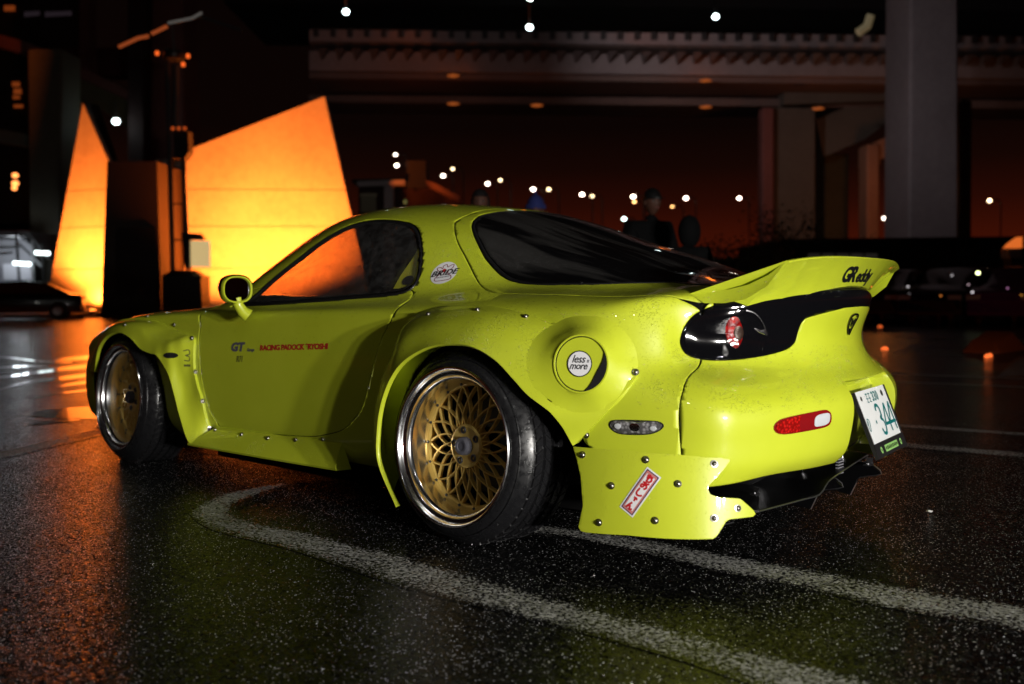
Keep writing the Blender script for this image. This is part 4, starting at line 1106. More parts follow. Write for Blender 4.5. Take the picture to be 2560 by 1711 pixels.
# ---- rain standing on the upper surfaces in beads
def beads():
    rnd = np.random.RandomState(11); srcs = []
    for V, F in ((BV, BFL), (RFV, RFF), (SPV, SPF)):
        T = np.array([(f[0], f[1], f[2]) for f in F]+[(f[0], f[2], f[3]) for f in F if len(f) > 3]); A = V[T]
        n = np.cross(A[:, 1]-A[:, 0], A[:, 2]-A[:, 0]); ar = np.linalg.norm(n, axis=1)/2; ok = ar > 1e-9; A, n, ar = A[ok], n[ok], ar[ok]; n /= (2*ar)[:, None]
        c = A.mean(1); n[(n[:, 2] < 0)] *= -1 if V is not BV else 1
        w = ar*np.clip((n[:, 2]-.03)/.35, 0, 1)*(c[:, 1] > -.35)*(c[:, 0] < 2.4); srcs.append((A, n, w))
    tot = sum(w.sum() for _, _, w in srcs); NB = 22000; P = []; Nn = []
    for A, n, w in srcs:
        k = int(NB*w.sum()/tot); i = rnd.choice(len(A), k, p=w/w.sum()); r = rnd.rand(k, 2); fl = r.sum(1) > 1; r[fl] = 1-r[fl]
        P.append(A[i, 0]+(A[i, 1]-A[i, 0])*r[:, :1]+(A[i, 2]-A[i, 0])*r[:, 1:]); Nn.append(n[i])
    P = np.vstack(P); Nn = np.vstack(Nn)
    # runs where the water has drained away stay bare
    s1 = np.sin(P[:, 0]*31+3*np.sin(P[:, 2]*5+P[:, 1]*7))+.8*np.sin(P[:, 0]*67+P[:, 1]*23+2)+rnd.randn(len(P))*.5; keep = s1 > -.6; P, Nn = P[keep], Nn[keep]
    R_ = .0013+.0024*rnd.rand(len(P))**2.2
    a = np.abs(Nn[:, :1]) > .9; t = np.where(a, [[0, 1., 0]], [[1., 0, 0]]); u = np.cross(Nn, t); u /= np.linalg.norm(u, axis=1)[:, None]; w = np.cross(Nn, u)
    V = []; seg = 6
    for rr, hh in ((1, -.05), (.78, .38)):
        for k in range(seg):
            an = 2*math.pi*k/seg; V.append(P+(u*math.cos(an)*rr+w*math.sin(an)*rr+Nn*hh)*R_[:, None])
    V.append(P+Nn*(.58*R_)[:, None]); V = np.stack(V, 1); m = V.shape[1]; V = V.reshape(-1, 3)
    f = [(k, (k+1) % seg, seg+(k+1) % seg, seg+k) for k in range(seg)]; g = [(seg+k, seg+(k+1) % seg, 2*seg) for k in range(seg)]
    base = (np.arange(len(P))*m); F4 = (np.array(f)[None]+base[:, None, None]).reshape(-1, 4); F3 = (np.array(g)[None]+base[:, None, None]).reshape(-1, 3)
    me = bpy.data.meshes.new('rain_beads'); me.vertices.add(len(V)); me.vertices.foreach_set('co', V.ravel())
    nl = F4.size+F3.size; me.loops.add(nl); me.loops.foreach_set('vertex_index', np.r_[F4.ravel(), F3.ravel()]); npoly = len(F4)+len(F3); me.polygons.add(npoly)
    me.polygons.foreach_set('loop_start', np.r_[np.arange(len(F4))*4, F4.size+np.arange(len(F3))*3]); me.update(calc_edges=True); me.validate(); me.polygons.foreach_set('use_smooth', [True]*len(me.polygons))
    o = bpy.data.objects.new('rain_beads', me); COL.objects.link(o); o.parent = CAR; o['kind'] = 'stuff'
    m = bpy.data.materials.new('water'); m.use_nodes = True; nt = m.node_tree; nt.nodes.clear(); ou = N(m, 'ShaderNodeOutputMaterial'); mx = N(m, 'ShaderNodeMixShader'); tr = N(m, 'ShaderNodeBsdfTransparent'); gl = N(m, 'ShaderNodeBsdfGlossy')
    tr.inputs[0].default_value = (1, 1, 1, 1); gl.inputs['Roughness'].default_value = .14; mx.inputs[0].default_value = .12; L(m, tr.outputs[0], mx.inputs[1]); L(m, gl.outputs[0], mx.inputs[2]); L(m, mx.outputs[0], ou.inputs[0]); me.materials.append(m)
beads()
# ---------------------------------------------------------------- wheels: deep polished dish, bolted gold mesh centre, stretched wet tyre
def make_wheel(tyre_r=.313, tread=.255, lip_r=.256):
    """axis along +y (outboard), origin at the lip plane centre"""
    root = empty('wheel', (0, 0, 0), CAR)
    # rim: outer lip, step, deep barrel
    prof = [(-.020, lip_r-.014), (-.012, lip_r-.004), (-.004, lip_r), (.000, lip_r-.003), (.000, lip_r-.007), (-.004, lip_r-.011), (-.012, lip_r-.013), (-.018, lip_r-.016),
            (-.020, lip_r-.024), (-.023, lip_r-.028), (-.032, lip_r-.030), (-.038, lip_r-.033), (-.042, lip_r-.038), (-.060, lip_r-.041), (-.128, lip_r-.046), (-.132, lip_r-.050), (-.24, lip_r-.056), (-.26, lip_r-.02), (-.265, lip_r)]
    mb = MB(); mb.lathe(prof[:14], 96); mb.lathe(prof[13:], 96, 1); rim = mb.build('rim', [CHROME, BARREL], root, auto=40)
    # gold centre: ring with bolts, two crossing families of spokes, hub plate
    mb = MB(); R1 = lip_r-.044; d1 = -.112; d0 = -.084
    mb.lathe([(d1+.010, R1), (d1+.010, R1-.012), (d1+.004, R1-.018), (d1-.012, R1-.018), (d1-.014, R1)], 80)
    NS = 19
    def dish(r): t = min(1, max(0, (r-.05)/(R1-.06))); return d1+.006+(d0-d1)*(1-t**1.3)
    for fam in (1, -1):
        for k in range(NS):
            a0 = 2*math.pi*(k+.5)/NS; P = []
            for i in range(7):
                t = i/6; r = R1-.012-(R1-.012-.060)*t; a = a0+fam*math.radians(27)*t**1.0
                P.append((r*math.cos(a), dish(r), r*math.sin(a)))
            V = []; F = []
            for i, p in enumerate(P):
                p = np.array(p); tn = np.array(P[min(i+1, 6)])-np.array(P[max(i-1, 0)]); tn /= np.linalg.norm(tn); sd = np.cross(tn, [0, 1, 0]); sd /= np.linalg.norm(sd)
                wd = .0050-.0024*i/6; h = .014
                V += [p-sd*wd*.62, p+sd*wd*.62, p+sd*wd-[0, h, 0], p-sd*wd-[0, h, 0]]
            for i in range(6):
                for j in range(4): F.append((i*4+j, i*4+(j+1) % 4, (i+1)*4+(j+1) % 4, (i+1)*4+j))
            mb.add(V, F)
    mb.lathe([(d0+.008, 0), (d0+.008, .050), (d0+.010, .062), (d0+.006, .070), (d0-.012, .073), (d0-.03, .073)], 60)
    disc_ = mb.build('mesh_centre', GOLD, root, auto=35)
    # rim bolts
    mb = MB(); mb.lathe([(0, .0048), (.004, .0048), (.005, .003), (.005, 0)], 8, 0, 'y'); rb0 = mb.build('rim_bolt', DARKSTEEL, disc_)
    for k in range(NS):
        a = 2*math.pi*(k+.5)/NS; b_ = rb0 if k == 0 else rb0.copy()
        if k: COL.objects.link(b_)
        b_.location = ((R1-.009)*math.cos(a), d1+.010, (R1-.009)*math.sin(a))
    for k in range(5):
        a = 2*math.pi*k/5+.3; mb = MB(); mb.lathe([(-.02, .012), (.000, .012), (.002, .010), (.002, .006), (-.012, .006), (-.012, 0)], 12, 0, 'y', (.052*math.cos(a), d0+.012, .052*math.sin(a))); mb.build('wheel_nut', DARKSTEEL, disc_, auto=30)
    mb = MB(); mb.lathe([(0, .030), (.020, .030), (.030, .028), (.033, .024), (.033, .016), (.031, .014), (.031, 0)], 28, 0, 'y', (0, d0, 0)); mb.build('centre_cap', mat('cap_grey', (.09, .09, .11), .35) if 'cap_grey' not in bpy.data.materials else bpy.data.materials['cap_grey'], disc_)
    # brake disc and caliper in the dark behind
    mb = MB(); mb.lathe([(-.175, .06), (-.175, .155), (-.195, .155), (-.195, .06)], 40, closed=True); mb.build('brake_disc', mat('brake_disc_steel', (.05, .05, .05), .5, .8), root)
    mb = MB(); mb.lathe([(-.24, 0), (-.24, lip_r-.058)], 40); mb.build('inner_barrel', DARK, root)
    # tyre: sidewall stretched from the lip in to a square-shouldered tread, grooves cut by the profile
    tw = tread; y0 = -.035
    prof = [(-.018, lip_r-.016), (-.010, lip_r-.001), (-.010, lip_r+.006), (-.022, lip_r+.024), (-.036, tyre_r-.022), (-.050, tyre_r-.008), (-.066, tyre_r-.001)]
    grooves = [-.098, -.135, -.172, -.209]
    for g in grooves: prof += [(g+.006, tyre_r), (g+.004, tyre_r-.007), (g-.004, tyre_r-.007), (g-.006, tyre_r)]
    prof += [(-.240, tyre_r-.001), (-.252, tyre_r-.012), (-.262, tyre_r-.03), (-.262, lip_r), (-.255, lip_r-.02)]
    mb = MB(); mb.lathe(prof, 120); ty = mb.build('tyre', TYRE, root, auto=40)
    # tread blocks proud of the carcass, slanted sipes between them
    mb = MB(); nb = 54
    for lane, (ya, yb) in enumerate(((-.062, -.091), (-.104, -.129), (-.141, -.166), (-.178, -.203), (-.215, -.238))):
        for k in range(nb):
            a = 2*math.pi*(k+.5*(lane % 2))/nb; da = 2*math.pi/nb*.40; sk = .055*(1 if lane % 2 else -1)
            ro = tyre_r+.0035; ri = tyre_r-.006
            P = []
            for rr in (ri, ro):
                for yy, aa in ((ya, a-da), (ya, a+da), (yb, a+da+sk), (yb, a-da+sk)): P.append((rr*math.cos(aa), yy, rr*math.sin(aa)))
            mb.hexa(P)
    tb = mb.build('tread_blocks', TYRE, ty, smooth=False); tb['kind'] = 'stuff'
    # raised rings on the sidewall
    mb = MB(); mb.lathe([(-.0215, lip_r+.026), (-.020, lip_r+.0275), (-.0235, lip_r+.029)], 90); mb.build('sidewall_ring', TYRE, ty)
    return root
def copy_tree(o, parent=None):
    c = o.copy(); COL.objects.link(c)
    if parent is not None: c.parent = parent
    for ch in list(o.children): copy_tree(ch, c)
    return c
w0 = make_wheel()
def place(w_, x, y, z, side, camber, toe, spin):
    M = Matrix.Translation((x, y*side, z)) @ Matrix.Rotation(math.radians(toe*side), 4, 'Z') @ Matrix.Rotation(math.radians(camber*side), 4, 'X')
    if side < 0: M = M @ Matrix.Rotation(math.pi, 4, 'Z')
    w_.matrix_local = M @ Matrix.Rotation(spin, 4, 'Y')
RWC = pxplane(1122, 1111, 'y', 1.0); FWC = pxplane(292, 990, 'y', .935)
w1 = copy_tree(w0, CAR); w2 = copy_tree(w0, CAR); w3 = copy_tree(w0, CAR)
place(w0, RWC[0], RWC[1], .311, 1, 4.0, 0, .2)
place(w1, RWC[0], RWC[1], .311, -1, 4.0, 0, .9)
place(w2, FWC[0], FWC[1], .311, 1, 3.5, -3, .5)
place(w3, FWC[0], FWC[1], .311, -1, 3.5, 3, 1.4)
# wheel tubs
for cx in (RWC[0], FWC[0]):
    for s_ in (1, -1):
        mb = MB(); n_ = 28; V = []; 
        for y in (.835, .60, .585):
            for i in range(n_+1):
                a = math.pi*(-.12+1.24*i/n_); r = .375 if y > .59 else .0; V.append((cx+r*math.cos(a), y*s_, .33+r*.88*math.sin(a)))
        F = [(k*(n_+1)+i, k*(n_+1)+i+1, (k+1)*(n_+1)+i+1, (k+1)*(n_+1)+i) for k in range(2) for i in range(n_)]
        mb.add(V, F); mb.build('wheel_tub', DARK, CAR)
# ---------------------------------------------------------------- the wet car park
def facet_normal(m, ov, scale=170, gentle=.30, strong=2.4, share=.13):
    """wet stones: every stone a little facet of its own, most nearly level, some tilted hard so they catch a lamp"""
    v = N(m, 'ShaderNodeTexVoronoi'); v.inputs['Scale'].default_value = scale; L(m, ov, v.inputs[0])
    v2 = N(m, 'ShaderNodeTexWhiteNoise'); L(m, v.outputs['Position'], v2.inputs['Vector'])
    f = math_(m, 'ADD', gentle, math_(m, 'MULTIPLY', math_(m, 'GREATER_THAN', v2.outputs['Value'], 1-share), strong))
    d = N(m, 'ShaderNodeVectorMath', operation='SUBTRACT'); L(m, v.outputs['Color'], d.inputs[0]); d.inputs[1].default_value = (.5, .5, .5)
    sc = N(m, 'ShaderNodeVectorMath', operation='SCALE'); L(m, d.outputs[0], sc.inputs[0]); L(m, f, sc.inputs['Scale'])
    bp = N(m, 'ShaderNodeBump'); bp.inputs['Strength'].default_value = .5; bp.inputs['Distance'].default_value = .0022; L(m, noise(m, 190, 3, .6, ov), bp.inputs['Height'])
    ad = N(m, 'ShaderNodeVectorMath', operation='ADD'); L(m, bp.outputs[0], ad.inputs[0]); L(m, sc.outputs[0], ad.inputs[1])
    nz = N(m, 'ShaderNodeVectorMath', operation='NORMALIZE'); L(m, ad.outputs[0], nz.inputs[0]); return nz.outputs[0], v
def make_asphalt(name, paint=False):
    m = mat(name, (.010, .010, .010), .15, 0, 0, .3); b = bsdf(m); b.inputs['IOR'].default_value = 1.24; ov = objvec(m)
    n, v = facet_normal(m, ov); L(m, n, b.inputs['Normal'])
    big = noise(m, 1.1, 4, .6, ov); mid = noise(m, 9, 3, .6, ov); sc = N(m, 'ShaderNodeSeparateColor'); L(m, v.outputs['Color'], sc.inputs[0])
    c = ramp_(m, math_(m, 'ADD', math_(m, 'MULTIPLY', sc.outputs[1], .65), math_(m, 'MULTIPLY', mid, .35)), [(.25, (.0022, .0022, .0024)), (.65, (.0055, .0055, .0055)), (.85, (.030, .029, .028))])
    # wet sparkle painted as pale specks in the colour, thinly and unevenly strewn
    v3 = N(m, 'ShaderNodeTexVoronoi'); v3.inputs['Scale'].default_value = 270; L(m, ov, v3.inputs[0]); s3 = N(m, 'ShaderNodeSeparateColor'); L(m, v3.outputs['Color'], s3.inputs[0])
    dens = mapr(m, noise(m, 2.2, 4, .65, ov), .35, .65, .965, .86)
    sparkle = math_(m, 'MULTIPLY', math_(m, 'GREATER_THAN', s3.outputs[0], dens), math_(m, 'LESS_THAN', v3.outputs['Distance'], math_(m, 'ADD', .18, math_(m, 'MULTIPLY', s3.outputs[2], .30))))
    mx = N(m, 'ShaderNodeMix'); mx.data_type = 'RGBA'; L(m, sparkle, mx.inputs[0]); L(m, c, mx.inputs[6]); mx.inputs[7].default_value = (.92, .92, .95, 1); col = mx.outputs[2]
    rough = mapr(m, big, .35, .65, .10, .22)
    if paint:
        at = N(m, 'ShaderNodeAttribute'); at.attribute_name = 'across'
        nn = noise(m, 95, 3, .65, ov); wear = noise(m, 3.2, 4, .6, ov)
        t = math_(m, 'ADD', math_(m, 'ADD', nn, math_(m, 'MULTIPLY', wear, .30)), math_(m, 'MULTIPLY', math_(m, 'SUBTRACT', at.outputs['Fac'], 1), .20))
        f = mapr(m, t, .585, .67, 0, 1); m2 = N(m, 'ShaderNodeMix'); m2.data_type = 'RGBA'; L(m, f, m2.inputs[0]); L(m, col, m2.inputs[6]); m2.inputs[7].default_value = (.38, .38, .36, 1); col = m2.outputs[2]
        rough = math_(m, 'ADD', rough, math_(m, 'MULTIPLY', f, .25))
    L(m, col, b.inputs['Base Color']); L(m, rough, b.inputs['Roughness']); return m
ASPH = make_asphalt('wet_asphalt'); LINE = make_asphalt('worn_line_paint', True)
LINEW = mat('smooth_line_paint', (.30, .30, .29), .16, 0, .6)
gs = 900
o = mesh_obj('ground', [(-gs, -gs, 0), (gs, -gs, 0), (gs, gs, 0), (-gs, gs, 0)], [(0, 1, 2, 3)], ASPH, None, False); tag(o, kind='structure')
def strip(name, up, lo, m, z=.002, sub=6, label=None):
    """painted line between two edges given in pixels"""
    n = max(len(up), len(lo))*sub
    A = resample(spline([pxplane(*p, 'z', z) for p in up], 6), n); B = resample(spline([pxplane(*p, 'z', z) for p in lo], 6), n)
    rows = [A+(B-A)*t for t in (0, .12, .3, .5, .7, .88, 1)]; V = np.vstack(rows); F = [(r*n+i, r*n+i+1, (r+1)*n+i+1, (r+1)*n+i) for r in range(6) for i in range(n-1)]
    o = mesh_obj(name, V, F, m, None, False); at = o.data.attributes.new('across', 'FLOAT', 'POINT'); at.data.foreach_set('value', np.repeat([0, .6, 1, 1, 1, .6, 0], n).astype(float)); bm = bmesh.new(); bm.from_mesh(o.data); bmesh.ops.recalc_face_normals(bm, faces=bm.faces)
    if sum(f.normal.z for f in bm.faces) < 0: bmesh.ops.reverse_faces(bm, faces=bm.faces)
    bm.to_mesh(o.data); bm.free(); tag(o, kind='structure'); return o
strip('painted_bay_line', [(720, 1213), (639, 1239), (583, 1265), (604, 1295), (716, 1321), (869, 1352), (1023, 1393), (1200, 1444), (1432, 1507), (1664, 1565), (1896, 1629), (2070, 1670), (2186, 1705), (2400, 1775)],
      [(700, 1208), (610, 1222), (542, 1239), (483, 1272), (481, 1295), (542, 1329), (716, 1372), (869, 1423), (1023, 1474), (1200, 1519), (1432, 1577), (1664, 1641), (1838, 1699), (2000, 1760)], LINE)
strip('painted_bay_line', [(1100, 1290), (1275, 1304), (1432, 1322), (1606, 1345), (1780, 1380), (2012, 1420), (2244, 1461), (2560, 1513), (2800, 1555)],
      [(1100, 1312), (1287, 1330), (1432, 1345), (1606, 1386), (1780, 1426), (2012, 1473), (2244, 1525), (2560, 1583), (2800, 1640)], LINE)
def band(name, pts, w, m=LINE):
    """line along a pixel path with a vertical extent in pixels"""
    return strip(name, [(x, y-k/2) for (x, y), k in zip(pts, w)], [(x, y+k/2) for (x, y), k in zip(pts, w)], m)
for P, w in (([(1900, 922), (2267, 936), (2560, 947), (2800, 956)], [5, 6, 6, 6]), ([(1900, 942), (2267, 956), (2560, 968), (2800, 978)], [4, 5, 5, 5]),
             ([(1900, 1042), (2249, 1064), (2560, 1086), (2800, 1103)], [9, 9, 10, 10]), ([(1900, 1078), (2254, 1112), (2560, 1138), (2800, 1160)], [12, 14, 16, 17]),
             ([(2240, 848), (2400, 849), (2600, 851)], [3, 3, 3]), ([(2300, 875), (2440, 880)], [4, 4]), ([(2310, 885), (2460, 889)], [4, 4])):
    band('painted_bay_line', P, w)
strip('painted_arrow', [(2225, 880), (2270, 862), (2335, 846)], [(2245, 893), (2300, 875), (2365, 850)], LINE)
strip('painted_arrow', [(2495, 940), (2545, 890), (2620, 890)], [(2495, 944), (2560, 943), (2640, 943)], LINE)
# zebra and edge lines left of the car, lying wet in the light of the monument
for P, w in (([(-60, 1152), (0, 1139), (160, 1101), (300, 1068)], [20, 20, 20, 18]), ([(60, 1036), (150, 1034), (300, 1030)], [4, 26, 34]), ([(60, 1062), (120, 1056), (200, 1048)], [3, 8, 6]),
             ([(-60, 882), (0, 892), (130, 906), (180, 905)], [4, 5, 5, 3]), ([(130, 903), (180, 897), (310, 888)], [3, 9, 15]), ([(-40, 922), (60, 916), (120, 917)], [4, 5, 3]),
             ([(-40, 950), (60, 936), (128, 926), (310, 906)], [5, 6, 9, 12]), ([(0, 975), (60, 957), (128, 949), (310, 928)], [3, 6, 9, 11]), ([(140, 968), (200, 958), (310, 945)], [3, 7, 9]), ([(60, 1003), (150, 984), (310, 966)], [3, 4, 8])):
    band('painted_zebra_line', P, w, LINEW if P[0][1] < 1100 else LINE)
# scrap of litter
q = pxplane(2322, 1280, 'z', .004); random.seed(4); mb = MB()
V = [(q[0]+.016*math.cos(a)*random.uniform(.5, 1.2), q[1]+.010*math.sin(a)*random.uniform(.5, 1.3), .002+random.uniform(0, .007)) for a in np.linspace(0, 2*math.pi, 9)[:-1]]
V.append((q[0], q[1], .011)); mb.add(V, [(i, (i+1) % 8, 8) for i in range(8)]); tag(mb.build('paper_scrap', mat('wet_paper', (.6, .6, .58), .3), smooth=False), 'scrap of crumpled pale litter lying on the wet asphalt to the right of the car', 'litter')
# ---------------------------------------------------------------- surroundings
SOD = (1.0, .19, .020)
def conc(name, col, joint=None):
    m = mat(name, col, .75); b = bsdf(m); ov = objvec(m)
    n = noise(m, .35, 5, .6, ov); n2 = noise(m, 3.5, 4, .6, ov)
    f = math_(m, 'ADD', math_(m, 'MULTIPLY', n, .6), math_(m, 'MULTIPLY', n2, .4))
    L(m, ramp_(m, f, [(.3, tuple(c*.78 for c in col)), (.7, tuple(min(1, c*1.15) for c in col))]), b.inputs['Base Color'])
    bp = N(m, 'ShaderNodeBump'); bp.inputs['Strength'].default_value = .3; bp.inputs['Distance'].default_value = .02; L(m, n2, bp.inputs['Height']); L(m, bp.outputs[0], b.inputs['Normal']); return m
CON = conc('cast_concrete', (.34, .31, .27)); CON2 = conc('grey_concrete', (.30, .29, .29)); CONW = conc('pale_monument_concrete', (.42, .39, .34))
DARKM = mat('dark_painted_steel', (.035, .033, .033), .5); BLK = mat('black_paint', (.010, .010, .010), .4)
def emit(name, col, s): return mat(name, (0, 0, 0), .5, emis=col, estr=s)
def poly_slab(mb, P, thick, m=0):
    """planar polygon (3-D points) extruded away from the camera"""
    P = [np.array(p) for p in P]; n = len(P); d = CD.copy(); d[2] = 0; d /= np.linalg.norm(d)
    mb.add(P+[p+d*thick for p in P], [list(range(n)), list(range(n, 2*n))[::-1]]+[(i, (i+1) % n, n+(i+1) % n, n+i) for i in range(n)], m); return mb
def cutpoly(P, a, b, key):
    """clip polygon to key in [a, b]"""
    def half(P, f):
        out = []
        for i in range(len(P)):
            p, q = P[i], P[(i+1) % len(P)]; fp, fq = f(p), f(q)
            if fp >= 0: out.append(p)
            if (fp >= 0) != (fq >= 0): out.append(p+(q-p)*(fp/(fp-fq)))
        return out
    P = half([np.array(p) for p in P], lambda p: p[key]-a)
    return half(P, lambda p: b-p[key]) if len(P) > 2 else []
DM = (pxplane(330, 781, 'z', .14)-CC)@CD                 # distance of the monument from where its foot stands
def mpx(x, y, dd=0): return px(x, y, DM+dd)

# --- monument: two floodlit concrete fins with a dark block between
MON = empty('monument', mpx(330, 780)); tag(MON, 'tall pointed concrete fins glowing orange in floodlight round a dark central block', 'monument')
MON['label'] = 'pointed concrete monument fins glowing orange in floodlight behind the car bonnet'
MI = MON.matrix_world
def under(o, parent): 
    o.parent = parent; bpy.context.view_layer.update(); o.matrix_parent_inverse = parent.matrix_world.inverted(); return o
def fin(P, thick, levels, m=CONW):
    zs = [-.2]+levels+[99]
    for a, b in zip(zs[:-1], zs[1:]):
        Q = cutpoly(P, a+.016, b-.016, 2)
        if len(Q) < 3: continue
        mb = MB(); poly_slab(mb, Q, thick); o = under(mb.build('concrete_panel', m, auto=30), MON)
    mb = MB(); c = np.mean(P, 0); poly_slab(mb, [p+(c-p)*.01+CD*.10 for p in P], thick*.9); under(mb.build('core', m, auto=30), MON)
fin([mpx(207, 258), mpx(272, 405, -.6), mpx(256, 783, -.6), mpx(114, 776, .6)], .5, [1.9, 3.6, 5.1])
fin([mpx(466, 377, -.3), mpx(811, 242, .4), mpx(934, 786, .4), mpx(458, 786, -.3)], .5, [1.9, 3.6, 5.1])
fin([mpx(388, 400, .2), mpx(467, 394, .2), mpx(467, 786, .2), mpx(402, 786, .2)], .4, [1.9, 3.6])
mb = MB(); poly_slab(mb, [mpx(207, 257, .05), mpx(243, 262, .9), mpx(292, 405, .9), mpx(273, 406, .05)], .2); under(mb.build('fin_flank', BLK, auto=30), MON)
mb = MB(); poly_slab(mb, [mpx(268, 404, -2.9), mpx(392, 404, -2.9), mpx(404, 792, -2.9), mpx(252, 792, -2.9)], 3.4); under(mb.build('central_block', mat('dark_block', (.03, .018, .014), .6), auto=30), MON)
mb = MB(); poly_slab(mb, [mpx(290, 570, -2.96), mpx(390, 570, -2.96), mpx(396, 740, -2.96), mpx(288, 740, -2.96)], .05); under(mb.build('service_door', BLK, auto=30), MON)
# raised kerbed island it stands on
ISL = conc('island_paving', (.16, .14, .12))
def island(P, z0, z1, m, name='kerb_island'):
    Q = [pxplane(x, y, 'z', 0) for x, y in P]; mb = MB(); mb.prism([(q[0], q[1]) for q in Q], z0, z1, 'z'); return tag(mb.build(name, m, auto=30), kind='structure')
_a = mpx(-700, 785, -3.2); _b = mpx(960, 785, -3.2); _c = mpx(960, 785, 6); _d = mpx(-700, 785, 6)
mb = MB(); mb.prism([(q[0], q[1]) for q in (_a, _b, _c, _d)], 0, .13, 'z'); tag(mb.build('pavement', ISL, auto=30), kind='structure')
mb = MB(); mb.prism([(q[0], q[1]) for q in (mpx(-700, 785, -3.35), mpx(962, 785, -3.35), mpx(962, 785, -3.2), mpx(-700, 785, -3.2))], 0, .15, 'z'); tag(mb.build('kerb', BLK, auto=30), kind='structure')
# floodlights at the foot of the fins
def flood(base, aim, e, size, name_label, radius=.12):
    r = empty('floodlight', base); tag(r, name_label, 'floodlight')
    d = Vector(aim)-Vector(base); d.z = 0; d.normalize(); rz = math.atan2(d.y, d.x)
    mb = MB(); mb.box((0, 0, .06), (.12, .26, .12), rz=rz); mb.build('housing', BLK, r, auto=30)
    mb = MB(); mb.box((0, 0, .135), (.09, .22, .012), rz=rz); mb.build('lamp_glass', emit('sodium_glass', SOD, 25), r, auto=30)
    l = bpy.data.lights.new('floodlight_beam', 'SPOT'); l.energy = e; l.color = SOD; l.spot_size = math.radians(size); l.spot_blend = .8; l.shadow_soft_size = radius
    o = bpy.data.objects.new('floodlight_beam', l); COL.objects.link(o); o.location = Vector(base)+Vector((0, 0, .17)); o.rotation_euler = (Vector(aim)-o.location).to_track_quat('-Z', 'Y').to_euler()
    return r
g = lambda x, y, dd: pxplane(x, y, 'z', .13) if dd is None else np.array([*mpx(x, y, dd)[:2], .13])
flood(g(232, 775, -1.15), mpx(226, 600, -.2), 3000, 125, 'small floodlight at the foot of the left pointed fin', .10)
flood(g(150, 775, -2.4), mpx(190, 480, .2), 13000, 85, 'low floodlight on the paving left of the pointed fin')
flood(g(650, 775, -3.5), mpx(640, 480, 0), 15500, 110, 'floodlight on the paving below the large fin, hidden by the car bonnet')
flood(g(520, 775, -1.9), mpx(540, 520, 0), 2200, 120, 'floodlight between the mast plinth and the door mirror')
flood(g(800, 775, -2.8), mpx(780, 480, 0), 5200, 92, 'floodlight behind the car roof at the right of the large fin')
flood(g(430, 775, -.9), mpx(430, 560, 0), 900, 110, 'floodlight between the dark block and the large fin', .08)

# --- twin-pole mast in front of the monument
DP = DM-5.5
def ppx(x, y, dd=0): return px(x, y, DP+dd)
MAST = empty('light_mast', ppx(450, 780)); tag(MAST, 'dark twin-pole mast on a square plinth standing before the orange monument', 'mast')
def mp_(name, mb, m, parent=MAST): return under(mb.build(name, m, auto=30), parent)
mb = MB(); poly_slab(mb, [ppx(405, 690), ppx(503, 690), ppx(505, 785), ppx(405, 785)], 1.0); mp_('plinth', mb, BLK)
mb = MB(); poly_slab(mb, [ppx(405, 690, .05), ppx(430, 676, .3), ppx(486, 676, .3), ppx(503, 690, .05)], .6); mp_('plinth_cap', mb, BLK)
mb = MB(); mb.tube([ppx(432, 680, .4), ppx(417, 120, .4)], .095, 10); mp_('pole', mb, DARKM)
mb = MB(); mb.tube([ppx(471, 680, .4), ppx(456, 380, .4)], .075, 10); mp_('pole', mb, DARKM)
mb = MB(); poly_slab(mb, [ppx(453, 583), ppx(500, 584), ppx(511, 600), ppx(474, 600), ppx(474, 672), ppx(462, 672)], .25); mp_('junction_box', mb, BLK)
mb = MB(); poly_slab(mb, [ppx(476, 602, .1), ppx(524, 602, .1), ppx(525, 668, .1), ppx(477, 668, .1)], .10); mp_('sign_panel', mb, mat('cream_panel', (.75, .70, .55), .4, emis=(1, .72, .30), estr=.55))
mb = MB(); mb.lathe([(0, 0), (0, .36), (.10, .40), (.22, .40), (.30, .30), (.30, 0)], 24, 0, 'z', tuple(ppx(435, 150, .4))); mp_('platform', mb, BLK)
AMB = emit('amber_beacon', (1, .14, .02), 1.2)
for x, y in ((393, 133), (470, 140), (458, 161)):
    mb = MB(); mb.lathe([(0, 0), (0, .06), (.10, .07), (.14, .03), (.14, 0)], 12, 0, 'z', tuple(ppx(x, y+5, .2))); mp_('beacon', mb, AMB)
mb = MB(); mb.tube([ppx(440, 165, .6), ppx(436, 300, .6), ppx(440, 330, .6)], .12, 8); mp_('antenna', mb, DARKM)
for x in (432, 447, 462):
    mb = MB(); mb.lathe([(0, 0), (0, .05), (.09, .06), (.11, 0)], 10, 0, 'z', tuple(ppx(x, 325, .2))); mp_('beacon', mb, emit('dim_amber', (1, .14, .02), .45))
mb = MB(); poly_slab(mb, [ppx(433, 328, .3), ppx(470, 328, .3), ppx(472, 380, .3), ppx(460, 398, .3), ppx(436, 396, .3)], .5); mp_('equipment_cabinet', mb, BLK)
for y in (210, 300, 420, 510, 600):
    mb = MB(); mb.tube([ppx(418+(y-120)*.027, y, .4), ppx(452+(y-380)*.05 if y > 380 else 450, y, .4)], .03, 6)
    if y > 380: mp_('rung', mb, DARKM)
